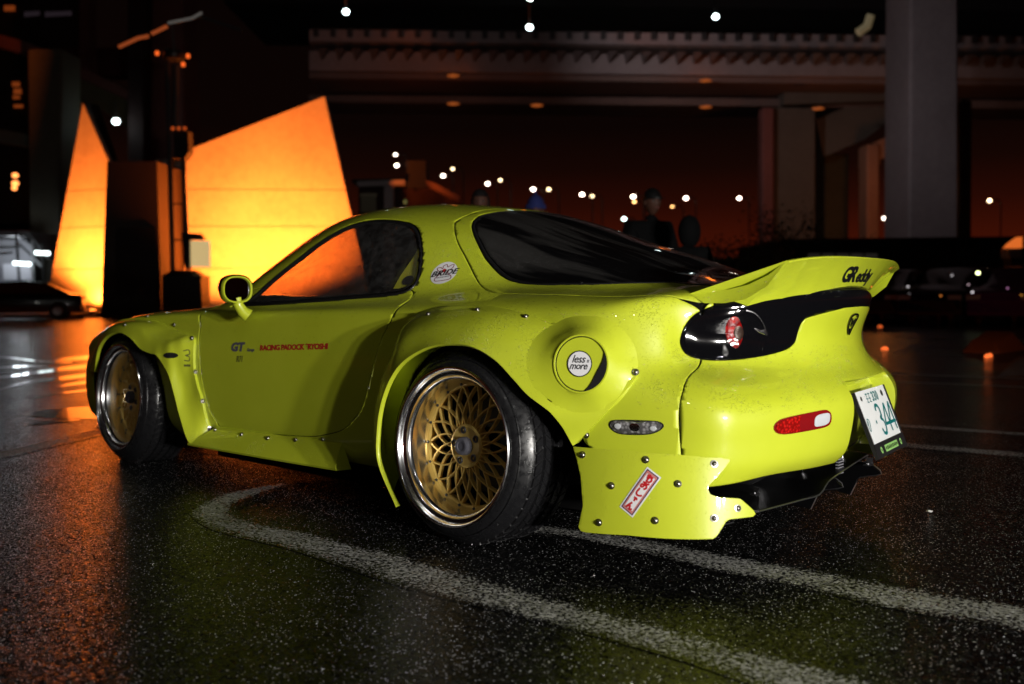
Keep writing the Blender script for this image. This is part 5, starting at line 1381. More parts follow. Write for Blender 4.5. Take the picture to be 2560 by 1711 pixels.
# long floodlight boom above it
BOOM = empty('lamp_boom', px(380, 80, 26)); tag(BOOM, 'long slanting lamp boom lit orange, top left above the monument', 'lamp boom')
mb = MB(); mb.tube([px(297, 118, 26), px(345, 96, 26), px(371, 91, 26)], .05, 8); under(mb.build('tube_lamp', mat('boom_paint', (.5, .3, .2), .35, emis=(1, .16, .02), estr=.22), auto=30), BOOM)
mb = MB(); mb.tube([px(379, 85, 26), px(418, 66, 26)], .05, 8); under(mb.build('tube_lamp', bpy.data.materials['boom_paint']), BOOM)
mb = MB(); mb.tube([px(420, 58, 26), px(480, 46, 26), px(505, 32, 26)], .035, 8); under(mb.build('boom_end', mat('boom_grey', (.4, .4, .4), .4, emis=(.5, .45, .4), estr=.12)), BOOM)
mb = MB(); mb.tube([px(345, 92, 26.2), px(430, 60, 26.2), px(500, 42, 26.2), px(605, 76, 26.2)], .04, 6); under(mb.build('boom_frame', DARKM), BOOM)
mb = MB(); mb.tube([px(430, 62, 26.2), px(436, 130, 26.4)], .03, 6); under(mb.build('stay', DARKM), BOOM)

# --- pylon columns behind the monument
def column(px0, px1, ytop, ybot, depth, thick, m, label, taper=0, cat='pillar', name='bridge_pillar', group=None):
    yb = ybot; z0 = px((px0+px1)/2, yb, depth)[2]
    P = [px(px0+taper, ytop, depth), px(px1-taper, ytop, depth), px(px1, yb, depth), px(px0, yb, depth)]
    for p in P[2:]: p[2] = 0 if yb > 560 else p[2]
    mb = MB(); poly_slab(mb, P, thick); o = mb.build(name, m, auto=30); bevel(o, .12, 2); return tag(o, label, cat, group)
REDC = conc('red_brown_steel', (.20, .07, .06))
column(366, 470, -120, 782, 60, 3.0, REDC, 'broad red-brown pylon column rising behind the orange monument', 14)
column(318, 362, -120, 782, 59, 2.0, conc('dark_column', (.03, .010, .010)), 'dark narrow column left of the red-brown pylon', 0)
column(75, 147, 120, 770, 55, 2.5, conc('olive_concrete', (.11, .10, .07)), 'tall olive-grey road pillar at the far left behind the pointed fin', -8)
column(195, 222, -60, 240, 70, 1.5, REDC, 'slim red-brown post above the ramp, top left', 2)
def beam(P, depth, thick, m, name, label=None, cat=None, parent=None):
    mb = MB(); poly_slab(mb, [px(x, y, d) for (x, y), d in zip(P, depth if isinstance(depth, (list, tuple)) else [depth]*len(P))], thick)
    o = mb.build(name, m, auto=30)
    if parent: under(o, parent)
    else: tag(o, label, cat)
    return o
RAMP = empty('slip_road', px(150, 180, 62)); tag(RAMP, 'dim elevated slip road slanting down behind the left pointed fin', 'slip road')
OLV = bpy.data.materials['olive_concrete']
beam([(-40, 75), (80, 110), (330, 230), (330, 255), (80, 140), (-40, 105)], 62, 1.5, REDC, 'parapet', parent=RAMP)
beam([(140, 150), (300, 212), (330, 240), (330, 330), (240, 262), (140, 240)], 64, 1.5, conc('ramp_concrete', (.15, .12, .06)), 'girder', parent=RAMP)
beam([(-40, 315), (60, 335), (60, 365), (-40, 350)], 60, 1.5, OLV, 'girder', parent=RAMP)
beam([(100, 120), (330, 120), (330, 190), (130, 190)], 75, 1.5, conc('deep_red_steel', (.09, .02, .015)), 'crossbeam', parent=RAMP)

# --- office block at the far left with a few lit windows, and the lit service bay under it
OFF = empty('office_block', px(10, 400, 70)); tag(OFF, 'dark office block at the left edge with a few orange-lit windows', 'building')
beam([(-500, -200), (78, -200), (78, 560), (-500, 560)], 72, 8, mat('dark_facade', (.012, .010, .009), .7), 'wall', parent=OFF)
WARM = emit('warm_window', (1, .18, .03), .16)
for x, y, w, h, s in ((30, 205, 18, 12, 1), (34, 222, 18, 14, 1), (32, 240, 16, 8, .5), (10, 14, 26, 14, .5), (34, 262, 22, 8, .3)):
    o = beam([(x, y), (x+w, y), (x+w, y+h), (x, y+h)], 71.8, .1, WARM, 'window', parent=OFF)
    o2 = beam([(x-2, y+h), (x+w+2, y+h), (x+w+2, y+h+2), (x-2, y+h+2)], 71.7, .1, DARKM, 'sill', parent=OFF)
for x0 in (60, 112):
    beam([(x0, 30), (x0+(38 if x0 < 100 else 66), 28), (x0+(38 if x0 < 100 else 66), 38), (x0, 42)], 71, .1, emit('dim_panel', (.5, .35, .45), .028), 'window', parent=OFF)
# service bay
BAY = empty('service_bay', px(40, 740, 48)); tag(BAY, 'brightly lit open service bay with white walls at the left edge', 'service bay')
WHW = conc('white_wall', (.40, .40, .43)); DB = 48
beam([(-420, 590), (78, 590), (78, 765), (-420, 765)], DB+5, .3, WHW, 'wall', parent=BAY)
beam([(-420, 576), (70, 578), (118, 640), (120, 648), (60, 590), (-420, 588)], DB+1, 3, mat('roof_sheet', (.2, .2, .22), .4), 'roof', parent=BAY)
beam([(8, 660), (75, 660), (80, 700), (8, 700)], DB+4.6, .1, mat('white_panel', (.75, .75, .8), .4), 'door', parent=BAY)
for k, (x0, y0, x1, y1) in enumerate([(-60, 596, 40, 596), (-60, 620, 48, 618), (40, 580, 48, 700), (80, 600, 84, 700), (104, 610, 112, 745), (50, 590, 80, 610), (80, 640, 104, 668), (-60, 640, 30, 632), (48, 610, 80, 640), (84, 610, 104, 636)]):
    mb = MB(); mb.tube([px(x0, y0, DB+1), px(x1, y1, DB+1)], .07 if k < 8 else .05, 6); under(mb.build('truss_bar', DARKM if k in (2, 4, 5, 8, 9) else mat('pale_steel_%s' % 'bar', (.4, .4, .43), .4) if 'pale_steel_bar' not in bpy.data.materials else (bpy.data.materials['pale_steel_bar'] if k not in (2, 4, 5, 8, 9) else DARKM)), BAY)
TUBE = emit('cool_tube', (.86, 1, 1), 5)
for x0, y0, x1, y1 in ((88, 632, 104, 633), (108, 633, 123, 634), (34, 658, 76, 661)):
    mb = MB(); mb.tube([px(x0, y0, DB+.5), px(x1, y1, DB+.5)], .085, 8); under(mb.build('tube_light', TUBE), BAY)
l = bpy.data.lights.new('bay_light', 'POINT'); l.energy = 60; l.color = (.85, .93, 1); l.shadow_soft_size = .4
o = bpy.data.objects.new('bay_light', l); COL.objects.link(o); o.location = px(40, 630, DB+3.2)
l = bpy.data.lights.new('bay_light', 'POINT'); l.energy = 30; l.color = (.85, .93, 1); l.shadow_soft_size = .4
o = bpy.data.objects.new('bay_light', l); COL.objects.link(o); o.location = px(-40, 630, DB+3.2)
def litlamp(name, x, y, r, depth, col, s, label, group=None, parent=None, squash=.8):
    mb = MB(); R_ = r*depth/CF; q = px(x, y, depth)
    mb.lathe([(-R_*squash, 0), (-R_*squash*.8, R_*.6), (0, R_), (R_*squash*.8, R_*.6), (R_*squash, 0)], 16, 0, 'z', tuple(q))
    o = mb.build(name, emit('glow', col, s) if (col, s) not in _em else _em[(col, s)]); _em[(col, s)] = o.data.materials[0]
    return o
_em = {}
WIN_L = (1, .30, .07)
for x, y, r in ((38, 439, 8), (38, 459, 9), (36, 471, 7)): under(litlamp('wall_lamp', x, y, r, 69, WIN_L, 3.0, ''), OFF)
def hanging(x, y, r, depth, label, e=0, aim=None, col=(.80, 1, .98), s=14):
    q = px(x, y, depth); t = empty('deck_light', q); tag(t, label, 'deck light', 'white lights under the upper road deck')
    o = litlamp('lamp', x, y, r, depth, col, s, ''); under(o, t)
    mb = MB(); mb.tube([q+[0, 0, r*depth/CF*.7], q+[0, 0, 1.2]], .05, 6); under(mb.build('bracket', DARKM), t)
    if e:
        l = bpy.data.lights.new('structure_fill_beam', 'SPOT'); l.energy = e; l.color = (1, .90, .92); l.shadow_soft_size = .25; l.spot_size = math.radians(75); l.spot_blend = 1  # spot added at the lamp, aimed sideways to brighten parapet and pier
        o = bpy.data.objects.new('structure_fill_beam', l); COL.objects.link(o); o.location = q-np.array([0, 0, .35]); o.rotation_euler = (Vector(aim)-o.location).to_track_quat('-Z', 'Y').to_euler()
    return t
hanging(290, 304, 9, 58, 'white deck light behind the left pointed fin')
hanging(865, 30, 8, 40, 'white deck light at the top, left of the bridge parapet', 300, px(1000, 130, 58))
hanging(1325, -4, 8, 66, 'white deck light cut by the top edge of the photo')
hanging(1324, 69, 8, 44, 'white deck light just above the long parapet', 2200, px(1850, 150, 58))
hanging(1789, 42, 8, 34, 'white deck light at the top, right of the middle', 800, px(2360, 260, 46))

# --- elevated expressway across the right
DR = 58
ROAD = empty('elevated_expressway', px(1500, 150, DR)); tag(ROAD, 'long grey elevated expressway with bracketed parapet crossing above the car', 'expressway')
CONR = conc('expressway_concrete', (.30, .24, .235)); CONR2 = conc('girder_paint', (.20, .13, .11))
def yline(x, y0, y1): return y0+(y1-y0)*(x-773)/(2560-773)
def rb(name, ya, yb, d, thick, m, x0=773, x1=2750, parent=ROAD):
    P = [px(x0, yline(x0, *ya), d), px(x1, yline(x1, *ya), d), px(x1, yline(x1, *yb), d), px(x0, yline(x0, *yb), d)]
    mb = MB(); poly_slab(mb, P, thick); return under(mb.build(name, m, auto=30), parent)
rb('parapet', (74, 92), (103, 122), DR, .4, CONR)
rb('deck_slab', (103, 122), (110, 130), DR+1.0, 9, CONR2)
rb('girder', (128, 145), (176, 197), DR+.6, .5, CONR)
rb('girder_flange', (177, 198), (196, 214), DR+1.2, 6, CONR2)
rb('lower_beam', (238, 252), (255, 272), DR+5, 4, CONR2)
pst = None
for k in range(44):
    x = 790+k*42.2; y = yline(x, 74, 92)
    if pst is None:
        mb = MB(); q = px(x, y+8, DR-.25); mb.box((0, 0, 0), (.16, .30, .45), rz=CAM[3]); pst = mb.build('parapet_post', DARKM, auto=30); o = pst
    else: o = pst.copy(); COL.objects.link(o)
    o.location = px(x, y+8, DR-.12); under(o, ROAD)
brk = None
for k in range(44):
    x = 800+k*42.2; y = yline(x, 130, 148)
    if brk is None:
        mb = MB(); dx = CR*.55; q0 = np.zeros(3); z = np.array([0, 0, 1.])
        mb.add([q0, dx, dx*.2-z*.5, -CD*.75, dx-CD*.75, dx*.2-CD*.2-z*.5], [(0, 1, 2), (5, 4, 3), (0, 3, 4, 1), (1, 4, 5, 2), (2, 5, 3, 0)]); brk = mb.build('bracket', mat('bracket_steel', (.10, .08, .078), .6), auto=30); o = brk
    else: o = brk.copy(); COL.objects.link(o)
    o.location = px(x, y, DR+.35); under(o, ROAD)
GLOWO = emit('sodium_lamp', SOD, 1.1)
for x, y in ((1133, 190), (1764, 202), (1133, 260), (1342, 264), (1764, 268), (2045, 272)):
    mb = MB(); mb.box(tuple(px(x, y, DR+.3)), (.5, .5, .08)); under(mb.build('underdeck_lamp', emit('dim_sodium', (1, .22, .04), .28) if 'dim_sodium' not in bpy.data.materials else bpy.data.materials['dim_sodium'], auto=30), ROAD)
    l = bpy.data.lights.new('underdeck_light', 'POINT'); l.energy = 7; l.color = SOD; l.shadow_soft_size = .15
    o = bpy.data.objects.new('underdeck_light', l); COL.objects.link(o); o.location = px(x, y+1, DR-.2)
# upper deck, in darkness
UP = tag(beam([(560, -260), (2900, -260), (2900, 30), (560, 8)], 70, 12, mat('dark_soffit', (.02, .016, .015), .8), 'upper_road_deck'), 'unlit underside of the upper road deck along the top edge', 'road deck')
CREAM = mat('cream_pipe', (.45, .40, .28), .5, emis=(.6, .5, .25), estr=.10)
mb = MB(); mb.tube([px(2145, 82, 56), px(2168, 66, 56), px(2176, 40, 56)], .24, 10); tag(mb.build('drain_pipe', CREAM), 'cream drain pipe elbow above the expressway parapet, left of the grey pillar', 'pipe')
mb = MB(); mb.tube([px(2235, 26, 56), px(2262, 0, 56), px(2290, -30, 56)], .16, 10); tag(mb.build('drain_pipe', CREAM), 'cream drain pipe at the top edge beside the grey pillar', 'pipe')

# --- piers and portal frames on the right
GREYP = conc('grey_pier', (.36, .31, .32))  # grey concrete of the widest pier
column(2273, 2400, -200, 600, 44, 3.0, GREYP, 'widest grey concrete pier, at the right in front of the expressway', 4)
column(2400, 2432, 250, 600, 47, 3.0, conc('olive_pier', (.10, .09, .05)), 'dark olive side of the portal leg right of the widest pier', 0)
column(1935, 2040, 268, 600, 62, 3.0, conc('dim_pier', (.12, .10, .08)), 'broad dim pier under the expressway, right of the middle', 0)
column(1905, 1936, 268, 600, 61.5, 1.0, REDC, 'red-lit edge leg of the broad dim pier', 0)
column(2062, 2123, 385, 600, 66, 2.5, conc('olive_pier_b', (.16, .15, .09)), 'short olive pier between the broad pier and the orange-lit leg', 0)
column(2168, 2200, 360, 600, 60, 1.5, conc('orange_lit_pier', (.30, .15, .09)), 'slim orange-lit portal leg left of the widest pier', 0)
PB = empty('portal_beam', px(2150, 330, 60)); tag(PB, 'sloping portal beam joining the orange-lit leg to the widest pier', 'portal beam')
beam([(2168, 365), (2280, 315), (2280, 372), (2200, 400), (2200, 412), (2168, 412)], 60.2, 1.5, bpy.data.materials['orange_lit_pier'], 'beam', parent=PB)
beam([(2040, 300), (2280, 200), (2280, 262), (2160, 350), (2060, 392)], 63, 1.5, bpy.data.materials['dim_pier'], 'haunch', parent=PB)
beam([(1960, 214), (2280, 214), (2280, 250), (1960, 262)], 62, 1.5, bpy.data.materials['dim_pier'], 'haunch', parent=PB)
l = bpy.data.lights.new('portal_light', 'POINT'); l.energy = 230; l.color = (1, .30, .06); l.shadow_soft_size = .5
o = bpy.data.objects.new('portal_light', l); COL.objects.link(o); o.location = px(2215, 480, 54)

# --- town beyond: dark buildings, house, and rows of street lights
def lamp_post(x, y, r, col, s, height, label):
    hy = 731-(x-1280)*.0069
    d = (height-CC[2])*CF/max(20, hy-y); d = min(d, 260); q = px(x, y, d); t = empty('street_light', (q[0], q[1], 0)); tag(t, label, 'street light', 'street lights of the town beyond')
    o = litlamp('lamp', x, y, r, d, col, s, '', squash=.7); under(o, t)
    mb = MB(); e_ = CR*1.2
    mb.tube([(q[0]+e_[0], q[1]+e_[1], 0), (q[0]+e_[0], q[1]+e_[1], q[2]-.4), tuple(q+e_*.8+[0, 0, .1]), tuple(q+[0, 0, .12*r*d/CF])], .07, 6); under(mb.build('post', DARKM), t)
WHT = (1, .80, .66); YEL = (1, .72, .40); ORG = (1, .48, .16); GRN = (.75, 1, .92)
for x, y, r, c, s, h, lb in [
    (989, 387, 4.2, WHT, 10, 16, 'upper of the two white street lights stacked left of the chimney'), (992, 414, 5, WHT, 14, 15, 'lower of the two white street lights stacked left of the chimney'),
    (1108, 440, 5, WHT, 14, 15, 'white street light just right of the dark chimney'), (1132, 423, 4, YEL, 8, 15, 'yellow street light just right of the dark chimney'),
    (1219, 460, 5, WHT, 14, 14, 'white street light above the dark-haired person'), (1251, 451, 4, YEL, 8, 14, 'yellow street light right of the dark-haired person'),
    (1333, 474, 5.5, WHT, 14, 13, 'white street light touching the blue beanie'), (1372, 474, 4.5, YEL, 8, 13, 'yellow street light right of the blue beanie'),
    (1455, 487, 5.5, WHT, 14, 12, 'white street light midway between beanie and capped person'), (1480, 491, 4.5, YEL, 8, 12, 'yellow street light midway between beanie and capped person'),
    (1583, 492, 5.5, WHT, 14, 12, 'white street light left of the cap'), (1586, 505, 4.2, ORG, 8, 11, 'orange street light just under the white one left of the cap'),
    (1681, 517, 4, ORG, 5, 10, 'small orange light right of the capped person'), (1715, 496, 5.5, WHT, 14, 12, 'white street light right of the capped person'),
    (1848, 496, 5, WHT, 14, 12, 'white street light left of the broad pier'), (1560, 548, 5.5, GRN, 9, 8, 'upper greenish-white light above the hatch glass'), (1578, 562, 4.5, GRN, 9, 7.5, 'lower greenish-white light above the hatch glass'),
    (2211, 546, 5, WHT, 12, 9, 'white light between the orange-lit leg and the widest pier'), (2474, 502, 5, YEL, 10, 10, 'yellow light at the far right above the dark wall')]:
    lamp_post(x, y, r, c, s, h, lb)
for x, y, r, c, s, lb in ((1741, 626, 4.5, ORG, 7, 'low orange light above the rear end of the hatch glass'), (1712, 605, 5, (1, .3, .05), .35, 'faint orange glow light beside the dark-coated figure')):
    q = px(x, y, 40); t = empty('bollard_light', (q[0], q[1], 0)); tag(t, lb, 'bollard light'); under(litlamp('lamp', x, y, r, 40, c, s, ''), t); mb = MB(); mb.tube([(q[0], q[1], 0), (q[0], q[1], q[2]-.08)], .05, 8); under(mb.build('post', DARKM), t)
HS = empty('gabled_house', px(980, 540, 45)); tag(HS, 'dark house with pale eaves, white corner post and chimney behind the roof', 'house')
HB = mat('house_wall', (.05, .018, .014), .8); PALE = mat('pale_trim', (.42, .36, .38), .6)
beam([(896, 470), (1060, 470), (1062, 760), (896, 760)], 45.6, 6, HB, 'wall', parent=HS)
beam([(893, 454), (1012, 450), (1012, 462), (893, 467)], 44.6, .4, PALE, 'eaves_board', parent=HS)
beam([(960, 466), (983, 466), (983, 760), (960, 760)], 44.8, .4, PALE, 'corner_post', parent=HS)
w_ = beam([(902, 484), (940, 484), (940, 530), (902, 530)], 45.4, .2, mat('pale_blind', (.30, .27, .18), .6), 'window', parent=HS)
beam([(900, 484), (942, 484), (942, 491), (900, 491)], 45.2, .15, mat('window_head', (.5, .44, .30), .6), 'window_head', parent=HS)
beam([(1016, 402), (1064, 402), (1066, 470), (1016, 470)], 45, 1.5, mat('chimney_brick', (.035, .030, .030), .8), 'chimney', parent=HS)
beam([(1064, 452), (1080, 455), (1150, 492), (1145, 503), (1068, 466)], 44.8, .5, mat('gable_board', (.22, .10, .07), .7), 'gable_board', parent=HS)
beam([(1060, 470), (1068, 466), (1145, 503), (1200, 540), (1200, 760), (1060, 760)], 45.3, 4, HB, 'wall', parent=HS)
beam([(880, 448), (1016, 446), (1016, 454), (880, 458)], 45, 4, BLK, 'roof', parent=HS)
under(litlamp('porch_lamp', 1013, 505, 5, 44.6, (.8, .8, .25), .12, '', squash=1.2), HS)
# low dark wall with a truck-height shed across the right
SH_ = empty('storage_shed', px(2300, 700, 40)); tag(SH_, 'long unlit storage shed across the right behind the parked cars', 'shed')
beam([(1960, 602), (2800, 592), (2800, 800), (1960, 800)], 40, 8, mat('shed_wall', (.006, .006, .006), .8), 'wall', parent=SH_)
beam([(1950, 598), (2800, 588), (2800, 594), (1950, 604)], 39.7, 9, BLK, 'roof', parent=SH_)
for k in range(5): beam([(2020+k*36, 634), (2050+k*36, 634), (2050+k*36, 644), (2020+k*36, 645)], 39.9, .05, mat('shed_window', (.1, .1, .1), .4, emis=(.4, .35, .3), estr=.028) if 'shed_window' not in bpy.data.materials else bpy.data.materials['shed_window'], 'window', parent=SH_)
HW = empty('boundary_wall', px(1800, 640, 52)); tag(HW, 'low dark boundary wall beyond the car park', 'wall')
beam([(800, 668), (2000, 640), (2000, 790), (800, 790)], 52, .5, mat('wall_dark', (.02, .010, .007), .8), 'wall', parent=HW)
# kiosk sign at the right edge
KS = empty('kiosk', px(2540, 640, 30)); tag(KS, 'small white kiosk with an orange-lit slanted top at the right edge', 'kiosk')
beam([(2523, 622), (2554, 622), (2554, 645), (2523, 645)], 30, .5, PALE, 'panel', parent=KS)
beam([(2523, 620), (2533, 608), (2556, 592), (2556, 620)], 30, .4, emit('kiosk_orange', (1, .2, .03), .7), 'slanted_top', parent=KS)
beam([(2526, 645), (2551, 645), (2551, 760), (2526, 760)], 30.1, .4, mat('kiosk_base', (.03, .03, .05), .6), 'base', parent=KS)

# --- parked cars in the background: shaped shells on wheels
def simple_car(loc, rz, m, label, lights=None, group='parked cars in the background'):
    t = empty('parked_car', loc, rot=(0, 0, rz)); tag(t, label, 'car', group)
    xs = [-2.15, -2.1, -1.7, -1.0, -.3, .5, 1.1, 1.7, 2.05, 2.15]; zt = [.62, .86, .92, 1.28, 1.36, 1.32, .95, .86, .72, .55]; wd = [.74, .80, .84, .86, .86, .86, .86, .84, .78, .70]
    V = []; 
    for x, z, w in zip(xs, zt, wd):
        zb = .9 if z > 1 else z
        V += [(x, -w, .22), (x, -w, min(z, .70)), (x, -w*.95, min(z, .88)), (x, -w*.70, z), (x, 0, z+.02), (x, w*.70, z), (x, w*.95, min(z, .88)), (x, w, min(z, .70)), (x, w, .22)]
    n = 9; F = [(i*n+j, i*n+j+1, (i+1)*n+j+1, (i+1)*n+j) for i in range(len(xs)-1) for j in range(n-1)]+[list(range(n))[::-1], [(len(xs)-1)*n+j for j in range(n)]]
    mb = MB(); mb.add(V, F); mb.build('body', m, t, auto=30)
    for s_ in (1, -1): mb = MB(); mb.prism([(-1.45, .90), (-.95, 1.22), (-.3, 1.29), (.45, 1.26), (.95, .92)], s_*.80, s_*.845, 'y'); mb.build('side_glass', GLOSSBLACK, t, auto=30)
    for x in (-1.35, 1.35):
        for s_ in (1, -1):
            mb = MB(); mb.lathe([(-.1, .15), (-.1, .31), (.1, .31), (.1, .20), (.08, .18), (.08, 0)], 24, 0, 'y', (x, .78*s_, .31)) if s_ > 0 else mb.lathe([(.1, .15), (.1, .31), (-.1, .31), (-.1, .20), (-.08, .18), (-.08, 0)], 24, 0, 'y', (x, .78*s_, .31)); w_ = mb.build('wheel', TYRE, t)
            mb = MB(); mb.lathe([(.0, .19), (.02, .17), (.0, .05), (.01, 0)], 16, 0, 'y', (x, .86*s_, .31)); mb.build('rim', STEEL, w_)
    HL = mat('headlamp_glass', (.6, .6, .6), .1, .6)  if 'headlamp_glass' not in bpy.data.materials else bpy.data.materials['headlamp_glass']
    TL = mat('tail_glass', (.3, .01, .01), .2) if 'tail_glass' not in bpy.data.materials else bpy.data.materials['tail_glass']
    for s_ in (1, -1):
        mb = MB(); mb.box((2.06, .58*s_, .62), (.14, .30, .13)); mb.build('headlight', HL, t, auto=30); mb = MB(); mb.box((-2.11, .58*s_, .74), (.10, .30, .13)); mb.build('tail_light', TL, t, auto=30)
    return t
BC = mat('black_car_paint', (.010, .010, .011), .15, 0, 1); PC = mat('purple_car_paint', (.16, .01, .09), .2, 0, 1)
def gpos(x, depth): q = px(x, 760, depth); return (q[0], q[1], 0)
yaw = CAM[3]
simple_car(gpos(2230, 27), yaw+2.5, BC, 'black car parked nearest the lime spoiler on the right')
simple_car(gpos(2400, 25), yaw+2.4, BC, 'black car parked second from the lime spoiler on the right')
simple_car(gpos(2570, 24), yaw+2.4, PC, 'purple car parked at the right edge below the white kiosk')
simple_car(gpos(48, 36), yaw+1.9, BC, 'black car standing before the lit service bay at the left edge')
LAMPW = (1, .92, .95)
for x, y, r, dep, c, s, lb in ((2270, 717, 2.6, 24, LAMPW, 1.2, 'small white marker light on the black car nearest the spoiler'), (2277, 738, 2.6, 24, LAMPW, 1.0, 'lower white marker light on the black car nearest the spoiler'), (2380, 689, 2.8, 22, LAMPW, .7, 'dim white lamp left of the yellow-green lamp'),
                          (2445, 683, 5.0, 22, (.9, 1, .45), 6, 'yellow-green lamp shining above the second black car'), (2431, 731, 3.2, 21, LAMPW, 1.2, 'white fog light low on the second black car'), (2421, 712, 2.6, 21, (1, .7, .8), .6, 'pinkish lamp on the second black car'),
                          (2352, 740, 2.6, 22, (1, .3, .05), .9, 'small orange marker between the two black cars'), (2553, 738, 2.6, 22, (1, .4, .05), .6, 'small orange marker under the purple car'), (2519, 721, 2.4, 21, (1, .4, .8), .6, 'pink glint lamp on the purple car')):
    q = px(x, y, dep); o = litlamp('marker_lamp', x, y, r, dep, c, s, ''); tag(o, lb, 'marker lamp')
# orange reflectors, glint painted as emission, and a low rubber stop on the tarmac
for x, y, r, s, lb in ((2200, 815, 4, .9, 'orange road reflector beside the tail garnish, its glint given as glow'), (2212, 869, 6, 1.3, 'orange road reflector at the bumper shoulder, its glint given as glow'), (2467, 888, 4, 1.5, 'left orange road reflector near the right edge, its glint given as glow'), (2475, 886, 4, 1.5, 'right orange road reflector near the right edge, its glint given as glow')):
    q = pxplane(x, y, 'z', .03); d = (q-CC)@CD; R_ = r*d/CF; mb = MB(); mb.lathe([(0, R_*1.6), (.03, R_*1.2), (.045, 0)], 12, 0, 'z', (q[0], q[1], 0)); o = mb.build('road_reflector', emit('reflector_glow', (1, .16, .03), s)); tag(o, lb, 'road reflector')
q = pxplane(2485, 868, 'z', .06); mb = MB(); mb.hexa([(q[0]-.3, q[1]-.45, 0), (q[0]+.3, q[1]-.35, 0), (q[0]+.25, q[1]+.5, 0), (q[0]-.2, q[1]+.45, 0), (q[0]-.1, q[1]-.4, .26), (q[0]+.2, q[1]-.3, .26), (q[0]+.2, q[1]+.3, .14), (q[0]-.1, q[1]+.3, .14)]); tag(bevel(mb.build('wheel_stop', mat('orange_rubber', (.45, .07, .012), .5)), .03), 'low orange wheel stop on the dark tarmac at the right', 'wheel stop')
q = px(2225, 722, 30); mb = MB(); mb.prism([(0, 0), (1.6, 0), (1.6, .30), (0, .30)], 0, .5, 'y'); o = mb.build('barrier', mat('orange_barrier', (.5, .08, .02), .5, emis=(1, .12, .01), estr=.06), auto=30); o.location = (q[0], q[1], .55); o.rotation_euler = (0, 0, yaw+1.57); bevel(o, .04); tag(o, 'orange barrier right of the spoiler tip in the background', 'barrier')

